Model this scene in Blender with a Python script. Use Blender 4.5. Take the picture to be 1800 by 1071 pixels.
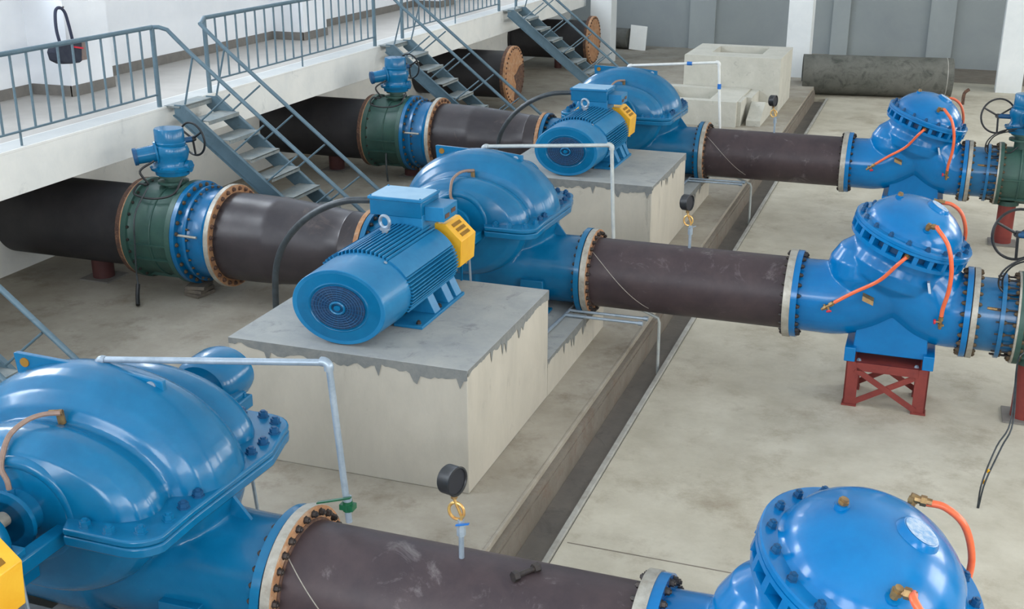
import bpy, math, random
from mathutils import Vector, Matrix
random.seed(7)
PI = math.pi
for o in list(bpy.data.objects): bpy.data.objects.remove(o)
SC = bpy.context.scene
COL = SC.collection
V = Vector

# ------------------------------------------------------------------ camera
cd = bpy.data.cameras.new('camera'); cam = bpy.data.objects.new('camera', cd); COL.objects.link(cam)
cam.location = (3.839, -12.112, 4.927)
yaw, pitch, roll = math.radians(19.65), math.radians(-19.786), math.radians(0.025)
fw = V((-math.sin(yaw)*math.cos(pitch), math.cos(yaw)*math.cos(pitch), math.sin(pitch)))
rt = fw.cross(V((0, 0, 1))).normalized(); up = rt.cross(fw)
r2 = rt*math.cos(roll)+up*math.sin(roll); u2 = -rt*math.sin(roll)+up*math.cos(roll)
cam.rotation_euler = Matrix((r2, u2, -fw)).transposed().to_euler()
cd.sensor_width = 36; cd.lens = 2069.27/1800*36; cd.clip_start = .1; cd.clip_end = 200
SC.camera = cam

# ------------------------------------------------------------------ world, lights, exposure
w = bpy.data.worlds.new('sky'); SC.world = w; w.use_nodes = True
bg = w.node_tree.nodes['Background']; bg.inputs[0].default_value = (.62, .76, 1, 1); bg.inputs[1].default_value = 1.0
SC.view_settings.view_transform = 'Standard'; SC.view_settings.look = 'None'
SC.view_settings.gamma = 1; SC.view_settings.use_curve_mapping = False
SC.view_settings.exposure = 0.48
def area(name, loc, aim, sx, sy, power, col):
    l = bpy.data.lights.new(name, 'AREA'); l.shape = 'RECTANGLE'; l.size = sx; l.size_y = sy
    l.energy = power; l.color = col
    o = bpy.data.objects.new(name, l); COL.objects.link(o); o.location = loc
    o.rotation_euler = (V(aim)-V(loc)).to_track_quat('-Z', 'Z').to_euler(); return o
WIN_R = [-13, -7.5, -2, 3.5, 9, 14.5, 20]          # window centres along the right wall
for y in WIN_R:
    area('daylight', (12.5, y, 4.6), (0, y, 2.6), 2.9, 3.3, 235, (1, .96, .88))
for y in (-9, -2.5, 4.1, 10.7, 17.3):
    area('daylight', (-9.1, y, 6.4), (0, y, 2.5), 3.2, 1.9, 265, (.88, .94, 1))
for x in (-4.5, 1.0, 6.5):
    area('daylight', (x, -16.7, 5.0), (x, 0, 2.0), 3.3, 3.2, 230, (.95, .97, 1))

# ------------------------------------------------------------------ mesh helpers
def perp(a):
    a = V(a).normalized()
    h = V((0, 0, 1)) if abs(a.z) < .9 else V((1, 0, 0))
    u = h.cross(a).normalized(); return a, u, a.cross(u)
class MB:
    def __init__(s): s.v = []; s.f = []
    def add(s, vs, fs):
        b = len(s.v); s.v += [V(p) for p in vs]; s.f += [tuple(b+i for i in f) for f in fs]; return s
    def box(s, x0, x1, y0, y1, z0, z1):
        return s.obox(((x0+x1)/2, (y0+y1)/2, (z0+z1)/2), (abs(x1-x0)/2, 0, 0), (0, abs(y1-y0)/2, 0), (0, 0, abs(z1-z0)/2))
    def obox(s, c, a, b, d):
        c, a, b, d = V(c), V(a), V(b), V(d)
        if a.cross(b).dot(d) < 0: a = -a
        vs = [c+i*a+j*b+k*d for k in (-1, 1) for j in (-1, 1) for i in (-1, 1)]
        return s.add(vs, [(0, 2, 3, 1), (4, 5, 7, 6), (0, 1, 5, 4), (2, 6, 7, 3), (0, 4, 6, 2), (1, 3, 7, 5)])
    def bar(s, p0, p1, w, h, side=None):
        p0, p1 = V(p0), V(p1); d = (p1-p0); a = d.normalized()
        sd = V(side).normalized() if side is not None else perp(a)[1]
        t = sd.cross(a).normalized(); return s.obox((p0+p1)/2, d/2, sd*w/2, t*h/2)
    def lathe(s, o, axis, prof, n=32, u=None, su=1, sv=1, cap=True):
        o = V(o); a = V(axis).normalized()
        if u is None: a, u, v = perp(a)
        else: u = V(u).normalized(); v = a.cross(u)
        b = len(s.v); rings = []
        for t, r in prof:
            if r < 1e-5: s.v.append(o+a*t); rings.append([len(s.v)-1])
            else:
                rings.append(list(range(len(s.v), len(s.v)+n)))
                for k in range(n):
                    an = 2*PI*k/n; s.v.append(o+a*t+u*(r*su*math.cos(an))+v*(r*sv*math.sin(an)))
        for A, B in zip(rings, rings[1:]):
            for k in range(n):
                k2 = (k+1) % n
                if len(A) == 1 and len(B) == 1: continue
                if len(A) == 1: s.f.append((A[0], B[k2], B[k]))
                elif len(B) == 1: s.f.append((A[k], A[k2], B[0]))
                else: s.f.append((A[k], A[k2], B[k2], B[k]))
        if cap:
            if len(rings[0]) > 1: s.f.append(tuple(reversed(rings[0])))
            if len(rings[-1]) > 1: s.f.append(tuple(rings[-1]))
        return s
    def cyl(s, p0, p1, r0, r1=None, n=16):
        p0, p1 = V(p0), V(p1); L = (p1-p0).length
        return s.lathe(p0, p1-p0, [(0, r0), (L, r0 if r1 is None else r1)], n)
    def pipe(s, p0, p1, ro, ri, n=32):
        p0, p1 = V(p0), V(p1); L = (p1-p0).length
        return s.lathe(p0, p1-p0, [(0, ri), (0, ro), (L, ro), (L, ri), (0, ri)], n, cap=False)
    def loft(s, rings, cap=True, closed=False):
        n = len(rings[0]); b = len(s.v)
        for r in rings: s.v += [V(p) for p in r]
        m = len(rings)
        for i in range(m if closed else m-1):
            for k in range(n):
                k2 = (k+1) % n; j = (i+1) % m
                s.f.append((b+i*n+k, b+i*n+k2, b+j*n+k2, b+j*n+k))
        if cap and not closed:
            s.f.append(tuple(b+k for k in reversed(range(n)))); s.f.append(tuple(b+(m-1)*n+k for k in range(n)))
        return s
    def tube(s, pts, r, n=8, smooth=0, closed=False):
        pts = [V(p) for p in pts]
        if smooth: pts = spline(pts, smooth)
        rr = r if isinstance(r, (list, tuple)) else None
        m = len(pts); rings = []
        t = (pts[1]-pts[0]).normalized(); _, u, v = perp(t)
        for i, p in enumerate(pts):
            if closed: d = (pts[(i+1) % m]-pts[i-1]).normalized()
            else: d = (pts[min(i+1, m-1)]-pts[max(i-1, 0)]).normalized()
            u = (u-d*u.dot(d)).normalized(); v = d.cross(u)
            q = r if rr is None else rr[0]+(rr[-1]-rr[0])*i/(m-1)
            rings.append([p+u*(q*math.cos(2*PI*k/n))+v*(q*math.sin(2*PI*k/n)) for k in range(n)])
        return s.loft(rings, closed=closed)
    def ring(s, c, axis, R, r, N=32, n=8, su=1, sv=1):
        c = V(c); a, u, v = perp(axis)
        return s.tube([c+u*(R*su*math.cos(2*PI*k/N))+v*(R*sv*math.sin(2*PI*k/N)) for k in range(N)], r, n, closed=True)
    def prism(s, poly, o, ex, ey, ez):
        """poly in (ex,ey) plane, extruded by vector ez"""
        o, ex, ey, ez = V(o), V(ex), V(ey), V(ez); n = len(poly)
        A = [o+ex*x+ey*y for x, y in poly]; ar = sum(poly[i][0]*poly[(i+1) % n][1]-poly[(i+1) % n][0]*poly[i][1] for i in range(n))
        if (ar > 0) == (ex.cross(ey).dot(ez) < 0): A.reverse()
        return s.add(A+[p+ez for p in A], [tuple(reversed(range(n))), tuple(range(n, 2*n))]+[(i, (i+1) % n, n+(i+1) % n, n+i) for i in range(n)])
    def sphere(s, c, r, n=16, sz=1):
        return s.lathe(V(c), (0, 0, 1), [(-r*sz*math.cos(PI*i/8), r*math.sin(PI*i/8)) for i in range(9)], n)
    def mesh(s, name, m, off=V((0, 0, 0)), flat=False):
        me = bpy.data.meshes.new(name); me.from_pydata([tuple(p-off) for p in s.v], [], s.f); me.update()
        if m: me.materials.append(m)
        if not flat:
            me.polygons.foreach_set('use_smooth', [True]*len(me.polygons)); me.set_sharp_from_angle(angle=math.radians(38))
        return me
def spline(p, k):
    q = [p[0]*2-p[1]]+p+[p[-1]*2-p[-2]]; out = []
    for i in range(1, len(q)-2):
        for j in range(k):
            t = j/k; a, b, c, d = q[i-1:i+3]
            out.append(.5*((2*b)+(c-a)*t+(2*a-5*b+4*c-d)*t*t+(3*b-a-3*c+d)*t**3))
    return out+[p[-1]]
def root_of(p):
    off = V((0, 0, 0))
    while p is not None: off += p.location; p = p.parent
    return off
def part(name, mb, m, parent=None, label=None, kind=None, bevel=0, flat=False):
    me = mb.mesh(name, m, root_of(parent), flat) if isinstance(mb, MB) else mb
    o = bpy.data.objects.new(name, me); COL.objects.link(o)
    if parent is not None: o.parent = parent
    if label: o['label'] = label
    if kind: o['kind'] = kind
    if bevel:
        b = o.modifiers.new('bevel', 'BEVEL'); b.width = bevel; b.segments = 2; b.limit_method = 'ANGLE'
    return o
def thing(name, loc, label, cat, group=None):
    o = bpy.data.objects.new(name, None); COL.objects.link(o); o.location = loc; o.empty_display_size = .1
    o['label'] = label; o['category'] = cat
    if group: o['group'] = group
    return o
def solo(name, mb, m, label, cat, group=None, bevel=0, kind=None):
    """a thing that is one mesh, origin at the middle of its base"""
    xs = [p.x for p in mb.v]; ys = [p.y for p in mb.v]; zs = [p.z for p in mb.v]
    off = V(((min(xs)+max(xs))/2, (min(ys)+max(ys))/2, min(zs)))
    o = bpy.data.objects.new(name, mb.mesh(name, m, off)); COL.objects.link(o); o.location = off
    o['label'] = label; o['category'] = cat
    if group: o['group'] = group
    if kind: o['kind'] = kind
    if bevel:
        b = o.modifiers.new('bevel', 'BEVEL'); b.width = bevel; b.segments = 2; b.limit_method = 'ANGLE'
    return o
def struct(name, mb, m, bevel=0, parent=None):
    o = bpy.data.objects.new(name, mb.mesh(name, m)); COL.objects.link(o); o['kind'] = 'structure'
    if parent: o.parent = parent
    if bevel:
        b = o.modifiers.new('bevel', 'BEVEL'); b.width = bevel; b.segments = 2; b.limit_method = 'ANGLE'
    return o
KIDS = {}
def dup(root, shift, label=None, skip=()):
    kids = {}
    for o in COL.objects:
        if o.parent: kids.setdefault(o.parent.name, []).append(o)
    def rec(o, par):
        c = o.copy(); COL.objects.link(c)
        if par is not None: c.parent = par
        for k in kids.get(o.name, []):
            if k.name.split('.')[0] not in skip: rec(k, c)
        return c
    c = rec(root, None); c.location = root.location+V(shift)
    if label: c['label'] = label
    return c
def fuse(mb, voxel, it=3):
    """cast-metal look: parts of one casting melted together"""
    me = mb.mesh('casting', None); o = bpy.data.objects.new('casting', me); COL.objects.link(o)
    r = o.modifiers.new('r', 'REMESH'); r.mode = 'VOXEL'; r.voxel_size = voxel
    s = o.modifiers.new('s', 'SMOOTH'); s.factor = .5; s.iterations = it
    dg = bpy.context.evaluated_depsgraph_get(); me2 = bpy.data.meshes.new_from_object(o.evaluated_get(dg))
    bpy.data.objects.remove(o)
    out = MB(); out.v = [v.co.copy() for v in me2.vertices]; out.f = [tuple(p.vertices) for p in me2.polygons]
    bpy.data.meshes.remove(me2); return out

# ------------------------------------------------------------------ materials
def lin(c): return tuple(((x/255)/12.92 if x <= 10 else ((x/255+.055)/1.055)**2.4) for x in c)+(1,)
def mat(name, a, b=None, scale=3, rough=.6, metal=0, bump=0, bscale=30, coat=0, c=None, cscale=8, cthr=(.55, .75), lo=.35, hi=.65, stretch=None, spec=None, swirl=.6):
    """noise mix of sRGB colours a and b; c = sparse spots / wear"""
    m = bpy.data.materials.new(name); m.use_nodes = True; nt = m.node_tree; N = nt.nodes; K = nt.links
    p = N['Principled BSDF']; p.inputs['Roughness'].default_value = rough; p.inputs['Metallic'].default_value = metal
    if coat: p.inputs['Coat Weight'].default_value = coat; p.inputs['Coat Roughness'].default_value = .12
    if spec is not None: p.inputs['Specular IOR Level'].default_value = spec
    tc = N.new('ShaderNodeTexCoord'); src = tc.outputs['Object']
    oi = N.new('ShaderNodeNewGeometry'); src = oi.outputs['Position']
    mp = N.new('ShaderNodeMapping'); K.new(src, mp.inputs[0]); src = mp.outputs[0]
    if stretch: mp.inputs['Scale'].default_value = stretch
    def noise(sc, det=6, ro=.6, dist=0):
        n = N.new('ShaderNodeTexNoise'); n.inputs['Scale'].default_value = sc; n.inputs['Detail'].default_value = det
        n.inputs['Roughness'].default_value = ro; n.inputs['Distortion'].default_value = dist; K.new(src, n.inputs['Vector']); return n
    def ramp(n, l, h):
        r = N.new('ShaderNodeMapRange'); r.inputs[1].default_value = l; r.inputs[2].default_value = h; K.new(n.outputs[0], r.inputs[0]); return r
    if b is None: b = a
    mx = N.new('ShaderNodeMix'); mx.data_type = 'RGBA'; mx.inputs[6].default_value = lin(a); mx.inputs[7].default_value = lin(b)
    K.new(ramp(noise(scale, 10, .68, .3 if swirl else 0), lo, hi).outputs[0], mx.inputs[0]); out = mx.outputs[2]
    if c is not None:
        m2 = N.new('ShaderNodeMix'); m2.data_type = 'RGBA'; K.new(out, m2.inputs[6]); m2.inputs[7].default_value = lin(c)
        K.new(ramp(noise(cscale, 10, .74, swirl), *cthr).outputs[0], m2.inputs[0]); out = m2.outputs[2]
    K.new(out, p.inputs['Base Color'])
    if bump:
        bp = N.new('ShaderNodeBump'); bp.inputs['Strength'].default_value = bump; bp.inputs['Distance'].default_value = .02
        K.new(noise(bscale, 6).outputs[0], bp.inputs['Height']); K.new(bp.outputs[0], p.inputs['Normal'])
    return m
M = {}
M['blue'] = mat('blue_paint', (2, 96, 140), (12, 110, 156), 2.2, .27, bump=.05, bscale=9, coat=.3, spec=.35, c=(90, 130, 160), cscale=5, cthr=(.66, .9))
M['blue2'] = mat('bright_blue_paint', (0, 108, 172), (0, 120, 186), 2.0, .24, bump=.04, bscale=8, coat=.3, spec=.3, c=(70, 140, 200), cscale=5, cthr=(.68, .95))
M['blue_motor'] = mat('motor_blue_paint', (18, 108, 156), (36, 124, 170), 3, .38, bump=.04, bscale=14, coat=.1, spec=.35)
M['blue_dark'] = mat('dark_blue_paint', (8, 66, 108), (16, 84, 128), 4, .5)
M['blue_joint'] = mat('joint_blue_paint', (0, 94, 142), (6, 106, 158), 4, .3, coat=.3, c=(120, 120, 100), cscale=9, cthr=(.68, .85))
M['grille'] = mat('fan_grille_paint', (16, 66, 110), (36, 60, 84), 14, .6, c=(110, 80, 80), cscale=40, cthr=(.66, .74))
M['green'] = mat('green_valve_paint', (46, 78, 72), (56, 90, 80), 5, .45, c=(84, 100, 78), cscale=9, cthr=(.6, .8))
M['pipe'] = mat('dark_primer_pipe', (58, 49, 53), (74, 62, 64), 3, .45, bump=.05, bscale=20, c=(140, 134, 134), cscale=3.2, cthr=(.58, .82), spec=.4)
M['pipe2'] = mat('worn_dark_pipe', (46, 42, 46), (64, 58, 60), 2, .34, bump=.05, bscale=20, c=(104, 92, 84), cscale=3, cthr=(.58, .8))
M['lidp'] = mat('lid_reflection_tint', (132, 178, 210), (158, 196, 220), 3, .4)  # pale tint carries the ceiling reflection on the terminal box lid
M['pipe_black'] = mat('black_coated_pipe', (40, 40, 44), (54, 52, 54), 2.4, .5, bump=.05, bscale=14, c=(84, 76, 70), cscale=5, cthr=(.66, .85))
M['rust'] = mat('rusted_flange', (190, 142, 100), (160, 114, 82), 12, .8, bump=.3, bscale=60, c=(196, 172, 146), cscale=8, cthr=(.5, .7))
M['rust_dk'] = mat('brown_flange', (104, 74, 58), (76, 58, 52), 12, .8, bump=.3, bscale=60, c=(150, 118, 90), cscale=14, cthr=(.52, .7))
M['steel'] = mat('machined_flange_edge', (190, 188, 178), (156, 150, 138), 9, .45, .35, c=(150, 110, 80), cscale=10, cthr=(.6, .75))
M['galv'] = mat('galvanized_pipe', (170, 184, 196), (140, 156, 170), 8, .35, .4)
M['white_pl'] = mat('white_plastic_pipe', (226, 228, 224), (212, 216, 214), 8, .4)
M['cream_pipe'] = mat('pale_dull_steel_pipe', (190, 196, 192), (168, 176, 178), 8, .45, .2)
M['bolt'] = mat('black_bolt_steel', (52, 50, 52), (76, 68, 62), 30, .5, .4)
M['bolt_rust'] = mat('rusty_bolt', (112, 92, 66), (78, 70, 58), 40, .7, .2)
M['gasket'] = mat('black_gasket', (28, 30, 36), None, 5, .7)
M['yellow'] = mat('yellow_guard_paint', (236, 172, 30), (244, 190, 52), 4, .4, coat=.2)
M['slot'] = mat('guard_vent_shadow', (128, 90, 16), (150, 108, 24), 6, .7)
M['brass'] = mat('brass_fitting', (168, 140, 92), (128, 100, 70), 20, .4, .6)
M['copper'] = mat('copper_coil', (206, 150, 92), (226, 196, 120), 30, .35, .7)
M['brown_hose'] = mat('brown_flexible_tube', (150, 124, 108), (128, 108, 98), 30, .5)
M['orange'] = mat('orange_hose', (232, 96, 52), (240, 118, 74), 10, .35, coat=.2)
M['red'] = mat('red_handle', (206, 40, 60), None, 5, .4)
M['redox'] = mat('red_oxide_paint', (136, 56, 48), (118, 46, 42), 3, .6, c=(92, 40, 38), cscale=5, cthr=(.56, .75))
M['redox_dk'] = mat('dark_red_oxide', (86, 48, 46), (72, 42, 42), 4, .7)
M['black'] = mat('black_rubber', (26, 28, 30), (40, 42, 44), 8, .4)
M['cable'] = mat('black_cable', (40, 46, 50), (60, 68, 72), 12, .35)
M['greenh'] = mat('green_valve_handle', (20, 96, 60), (12, 70, 50), 10, .4)
M['bluecap'] = mat('blue_coupling', (30, 110, 190), None, 5, .4)
M['stair'] = mat('grey_green_steel_paint', (84, 108, 120), (98, 122, 134), 3, .42, c=(70, 88, 98), cscale=6, cthr=(.55, .8))
M['tread'] = mat('worn_tread_plate', (118, 132, 136), (150, 152, 146), 6, .6, c=(100, 112, 118), cscale=12, cthr=(.5, .7))
M['conc_f'] = mat('left_floor_concrete', (172, 166, 153), (150, 143, 129), 1.3, .85, bump=.12, bscale=30, c=(124, 114, 99), cscale=1.6, cthr=(.52, .74), swirl=0)
M['conc_r'] = mat('right_floor_concrete', (196, 191, 175), (174, 168, 151), 1.5, .8, bump=.12, bscale=30, c=(150, 140, 121), cscale=.9, cthr=(.52, .72), swirl=0)
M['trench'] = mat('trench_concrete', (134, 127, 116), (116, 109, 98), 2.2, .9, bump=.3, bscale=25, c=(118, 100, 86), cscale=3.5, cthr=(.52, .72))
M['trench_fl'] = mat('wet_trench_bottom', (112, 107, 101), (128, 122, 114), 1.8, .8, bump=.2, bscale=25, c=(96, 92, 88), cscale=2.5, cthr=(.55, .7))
M['lip'] = mat('trench_lip', (176, 176, 170), (150, 148, 140), 5, .8, bump=.2)
M['plinth'] = mat('plinth_render', (196, 190, 176), (182, 177, 164), 2, .85, bump=.15, bscale=18, c=(150, 146, 136), cscale=3.2, cthr=(.6, .8), stretch=(1, 1, .45))
M['screed'] = mat('plinth_screed', (150, 154, 154), (168, 170, 166), 2.5, .8, bump=.12, bscale=30, c=(116, 120, 122), cscale=4, cthr=(.55, .75))
M['slurry'] = mat('dark_cement_slurry', (116, 120, 120), (134, 136, 132), 10, .85, bump=.25)
M['rawconc'] = mat('raw_concrete', (188, 187, 176), (202, 200, 189), 3, .85, bump=.15, bscale=25, c=(146, 146, 136), cscale=6, cthr=(.58, .75))
M['concpipe'] = mat('mossy_grey_pipe', (110, 110, 104), (88, 90, 84), 1.6, .85, bump=.2, bscale=20, c=(64, 68, 62), cscale=3, cthr=(.5, .68))
M['white'] = mat('white_wall_paint', (240, 243, 246), (232, 236, 240), 1.2, .7, bump=.04, bscale=12)
M['fascia'] = mat('gallery_fascia_plaster', (240, 240, 234), (226, 228, 224), 1.2, .75, bump=.08, bscale=14, c=(172, 178, 178), cscale=1.7, cthr=(.6, .82))
M['backwall'] = mat('grey_back_wall', (158, 166, 166), (150, 158, 160), .8, .8)  # even grey, darker than the other walls
M['backpil'] = mat('grey_back_pilaster', (166, 174, 174), (158, 166, 168), .8, .8)
M['column'] = mat('column_paint', (236, 240, 240), (226, 231, 232), 1.3, .75, c=(196, 198, 196), cscale=2.5, cthr=(.62, .8))
M['galfloor'] = mat('gallery_floor', (190, 186, 180), (178, 174, 168), 1.2, .8, bump=.06)
M['kerb'] = mat('gallery_edge_band', (196, 198, 196), (184, 187, 186), 2, .8)
M['skirt'] = mat('grey_skirting', (128, 124, 118), (112, 110, 106), 5, .8)
M['blackbag'] = mat('navy_bag_cloth', (38, 44, 60), (52, 56, 68), 12, .8)
M['bagstrap'] = mat('bag_strap', (52, 58, 78), None, 12, .8)
M['bagside'] = mat('grey_bag_panel', (120, 112, 110), (140, 120, 110), 20, .8)
M['glass'] = mat('window_glass', (190, 210, 225), None, 3, .05)
g = M['glass'].node_tree.nodes['Principled BSDF']; g.inputs['Transmission Weight'].default_value = 1; g.inputs['Roughness'].default_value = 0; g.inputs['IOR'].default_value = 1.02
M['wframe'] = mat('window_frame', (232, 234, 234), None, 3, .4)
M['bluegl'] = mat('blue_tinted_pane', (50, 76, 110), (60, 88, 122), 3, .15)
M['wood'] = mat('old_timber', (120, 112, 100), (98, 92, 84), 14, .85)
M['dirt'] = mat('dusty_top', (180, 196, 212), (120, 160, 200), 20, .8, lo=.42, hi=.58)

# ------------------------------------------------------------------ measured numbers (metres)
D = 6.576
ZR = -.25            # floor right of the trench
ZC = .816; ZS = .77  # discharge / suction pipe axis
XG, ZG, ZB = -5.838, 2.077, 1.555
YB = 25.1; YF = -16; XL = -8.42; XRW = 12.0; ZT = 8.6

# ------------------------------------------------------------------ structure
b = MB(); b.box(XL-.6, .955, YF-.5, YB, -.35, 0); struct('floor', b, M['conc_f'])
b = MB(); b.box(1.36, XRW+.6, YF-.5, YB, -.5, ZR); b.box(.955, 1.36, 18.6, YB, -.5, ZR); struct('floor.002', b, M['conc_r'])
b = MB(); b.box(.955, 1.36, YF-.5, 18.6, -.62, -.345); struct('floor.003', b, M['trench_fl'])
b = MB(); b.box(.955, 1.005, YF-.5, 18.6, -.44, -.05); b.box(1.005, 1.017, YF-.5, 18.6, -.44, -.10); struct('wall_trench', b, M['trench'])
b = MB(); b.box(1.30, 1.352, YF-.5, 18.6, -.45, ZR+.025); struct('trim_1', b, M['lip'], bevel=.006)
b = MB(); b.box(.93, .957, YF-.5, 18.6, -.03, .005); struct('trim_2', b, M['conc_f'], bevel=.004)
# darker strip laid over the floor near the back wall and joint in the right slab
b = MB(); b.box(1.6, XRW, 22.4, YB-.02, ZR-.01, ZR+.006); struct('floor.004', b, M['trench'])
b = MB(); b.box(1.4, XRW, -3.92, -3.905, ZR-.01, ZR+.001); struct('trim_3', b, M['trench'])

# back wall with pilasters and a small window
b = MB(); b.box(XL-.6, -5.9, YB, YB+.3, -.4, ZT); b.box(-4.93, XRW+.5, YB, YB+.3, -.4, ZT); b.box(-5.9, -4.93, YB, YB+.3, -.4, 1.72); b.box(-5.9, -4.93, YB, YB+.3, 2.9, ZT)
struct('wall_back', b, M['backwall'])
wn = bpy.data.objects.new('window_1', None); COL.objects.link(wn); wn['kind'] = 'structure'
b = MB(); b.box(-5.9, -4.93, YB+.05, YB+.11, 1.72, 1.78); b.box(-5.9, -4.93, YB+.05, YB+.11, 2.84, 2.9); b.box(-5.9, -5.84, YB+.05, YB+.11, 1.78, 2.84); b.box(-4.99, -4.93, YB+.05, YB+.11, 1.78, 2.84); b.box(-5.44, -5.40, YB+.05, YB+.11, 1.78, 2.84)
part('window_frame', b, M['blue_dark'], wn)
b = MB(); b.box(-5.88, -4.95, YB+.12, YB+.13, 1.75, 2.87); part('window_pane', b, M['bluegl'], wn)
for i, (x0, x1) in enumerate(((-3.55, -2.75), (.75, 1.25), (3.5, 4.2), (7.6, 8.3))):
    b = MB(); b.box(x0, x1, YB-.12, YB+.01, -.3, ZT); struct('trim_%d' % (i+4), b, M['backpil'])
# free-standing columns in front of it
for i, (x0, y0, s) in enumerate(((.02, 19.9, .62), (5.35, 20.75, .63), (10.7, 20.8, .62))):
    b = MB(); b.box(x0, x0+s, y0+.3, y0+.3+s, -.4, ZT); struct('trim_%d' % (i+8), b, M['column'], bevel=.01)
# gallery wall (left), stepped plan with piers, upper windows
def wallbox(mb, x, y0, y1, z0, z1): mb.box(XL-.6, x, y0, y1, z0, z1)
b = MB(); sk = MB()
for k in range(-3, 4):
    y = k*D
    segs = ((y-4.276, y+1.39, -8.2), (y+1.39, y+2.3, -7.52))
    for y0, y1, x in segs:
        y1 = min(y1, YB)
        if y0 >= YB: continue
        wallbox(b, x, y0, y1, ZG-.3, 3.62)
        sk.box(x-.02, x+.015, y0-(.015 if x > -8 else 0), y1+(.015 if x > -8 else 0), ZG, ZG+.15)
        if x > -8: sk.box(-8.2, x, y0-.015, y0, ZG, ZG+.15); sk.box(-8.2, x, y1, y1+.015, ZG, ZG+.15); wallbox(b, x, y0, y1, 3.6, ZT)
b.box(XL-.6, -8.1, YF, YB, 7.5, ZT); b.box(XL-.6, -8.28, YF, YB, 3.5, 3.63)
struct('wall_left', b, M['white']); struct('baseboard_left', sk, M['skirt'])
b = MB(); b.box(XL-.9, -7.45, YF, YB, -.3, ZG-.25); struct('wall_lower', b, M['fascia'])
for k in range(-3, 3):      # upper windows of the gallery wall
    y0, y1 = k*D+2.3, (k+1)*D+1.39
    wn = bpy.data.objects.new('window_%d' % (k+5), None); COL.objects.link(wn); wn['kind'] = 'structure'
    b = MB(); n = 5
    for j in range(n+1):
        yy = y0+(y1-y0)*j/n; b.box(-8.62, -8.56, yy-.03, yy+.03, 3.63, 7.5)
    for z in (3.66, 4.9, 6.2, 7.47): b.box(-8.62, -8.56, y0, y1, z-.03, z+.03)
    part('window_frame', b, M['wframe'], wn)
    b = MB(); b.box(-8.6, -7.98, y0, y1, 3.6, 3.66); part('window_sill', b, M['skirt'], wn)
# right wall with tall windows
b = MB(); ys = [YF-.5]+[v for y in WIN_R for v in (y-1.6, y+1.6)]+[YB+.3]
for a, c in zip(ys[::2], ys[1::2]): b.box(XRW, XRW+.3, a, c, -.5, ZT)
b.box(XRW, XRW+.3, YF-.5, YB+.3, -.5, 2.7); b.box(XRW, XRW+.3, YF-.5, YB+.3, 6.4, ZT); struct('wall_right', b, M['white'])
for i, y in enumerate(WIN_R):
    wn = bpy.data.objects.new('window_%d' % (i+10), None); COL.objects.link(wn); wn['kind'] = 'structure'
    b = MB()
    for j in range(4): b.box(XRW+.1, XRW+.16, y-1.6+3.2*j/3-.04, y-1.6+3.2*j/3+.04, 2.7, 6.4)
    for z in (2.74, 3.9, 5.15, 6.36): b.box(XRW+.1, XRW+.16, y-1.6, y+1.6, z-.04, z+.04)
    part('window_frame', b, M['wframe'], wn)
b = MB()
for x0, x1 in ((XL-.6, -6.3), (-2.7, -.8), (2.8, 4.7), (8.3, XRW+.3)): b.box(x0, x1, YF-.5, YF-.2, -.5, ZT)
b.box(XL-.6, XRW+.3, YF-.5, YF-.2, -.5, 3.2); b.box(XL-.6, XRW+.3, YF-.5, YF-.2, 6.8, ZT); struct('wall_front', b, M['white'])
b = MB(); b.box(XL-.7, XRW+.5, YF-.6, YB+.4, ZT, ZT+.2); struct('ceiling', b, M['white'])
# gallery slab, edge beam, end pillar
b = MB(); b.box(-8.5, XG-.35, YF-.2, 21.0, ZG-.25, ZG); struct('floor.005', b, M['galfloor'])
b = MB(); b.box(XG-.35, XG, YF-.2, 21.3, ZB, ZG-.004); b.box(XG-.37, XG+.004, YF-.2, 21.3, ZG-.03, ZG+.004); struct('trim_11', b, M['fascia'], bevel=.006)
b = MB(); b.box(XG-.34, XG-.01, YF-.2, 21.3, ZG, ZG+.006); struct('trim_12', b, M['kerb'])
b = MB(); b.box(-5.62, -5.0, 21.0, 21.6, -.01, ZT); struct('trim_13', b, M['column'], bevel=.01)

# ------------------------------------------------------------------ railings, stairs
ROW = {-1: 'nearest', 0: 'middle', 1: 'farthest'}
SLOPE = .79
def cyl(p0, p1, r, r1=None, n=10): return MB().cyl(p0, p1, r, r1, n)
def copy_part(o, shift):
    c = o.copy(); COL.objects.link(c); c.location = o.location+V(shift); return c
def railing(y0, y1, label):
    t = thing('gallery_railing', (XG-.05, (y0+y1)/2, ZG), label, 'railing')
    x = XG-.05; zt, zb = ZG+1.05, ZG+.17
    part('top_rail', MB().cyl((x, y0, zt), (x, y1, zt), .03, n=12), M['stair'], t)
    part('bottom_rail', MB().cyl((x, y0, zb), (x, y1, zb), .014, n=8), M['stair'], t)
    for y in (y0, y1): part('post', MB().cyl((x, y, ZG-.02), (x, y, zt), .033, n=10), M['stair'], t)
    part('short_post', MB().cyl((x, (y0+y1)/2, ZG), (x, (y0+y1)/2, zb), .014, n=8), M['stair'], t)
    n = round((y1-y0)/.267); first = None
    for i in range(1, n):
        y = y0+(y1-y0)*i/n
        if first is None: first = part('baluster', MB().cyl((x, y, zb), (x, y, zt), .015, n=8), M['stair'], t); fy = y
        else: copy_part(first, (0, y-fy, 0))
    return t
SD = 'along the gallery '
railing(-5.47+1.35, 1.107, 'grey-green steel railing with balusters left of the first flight of stairs')
railing(2.30, 7.66, 'grey-green steel railing with balusters between the first and second flights of stairs')
railing(8.86, 14.22, 'grey-green steel railing with balusters between the second and third flights of stairs')
railing(15.4, 20.9, 'grey-green steel railing beyond the third flight of stairs')
railing(-10.8, -5.47, 'grey-green railing on the gallery behind the lowest stair, out at the left')
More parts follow.
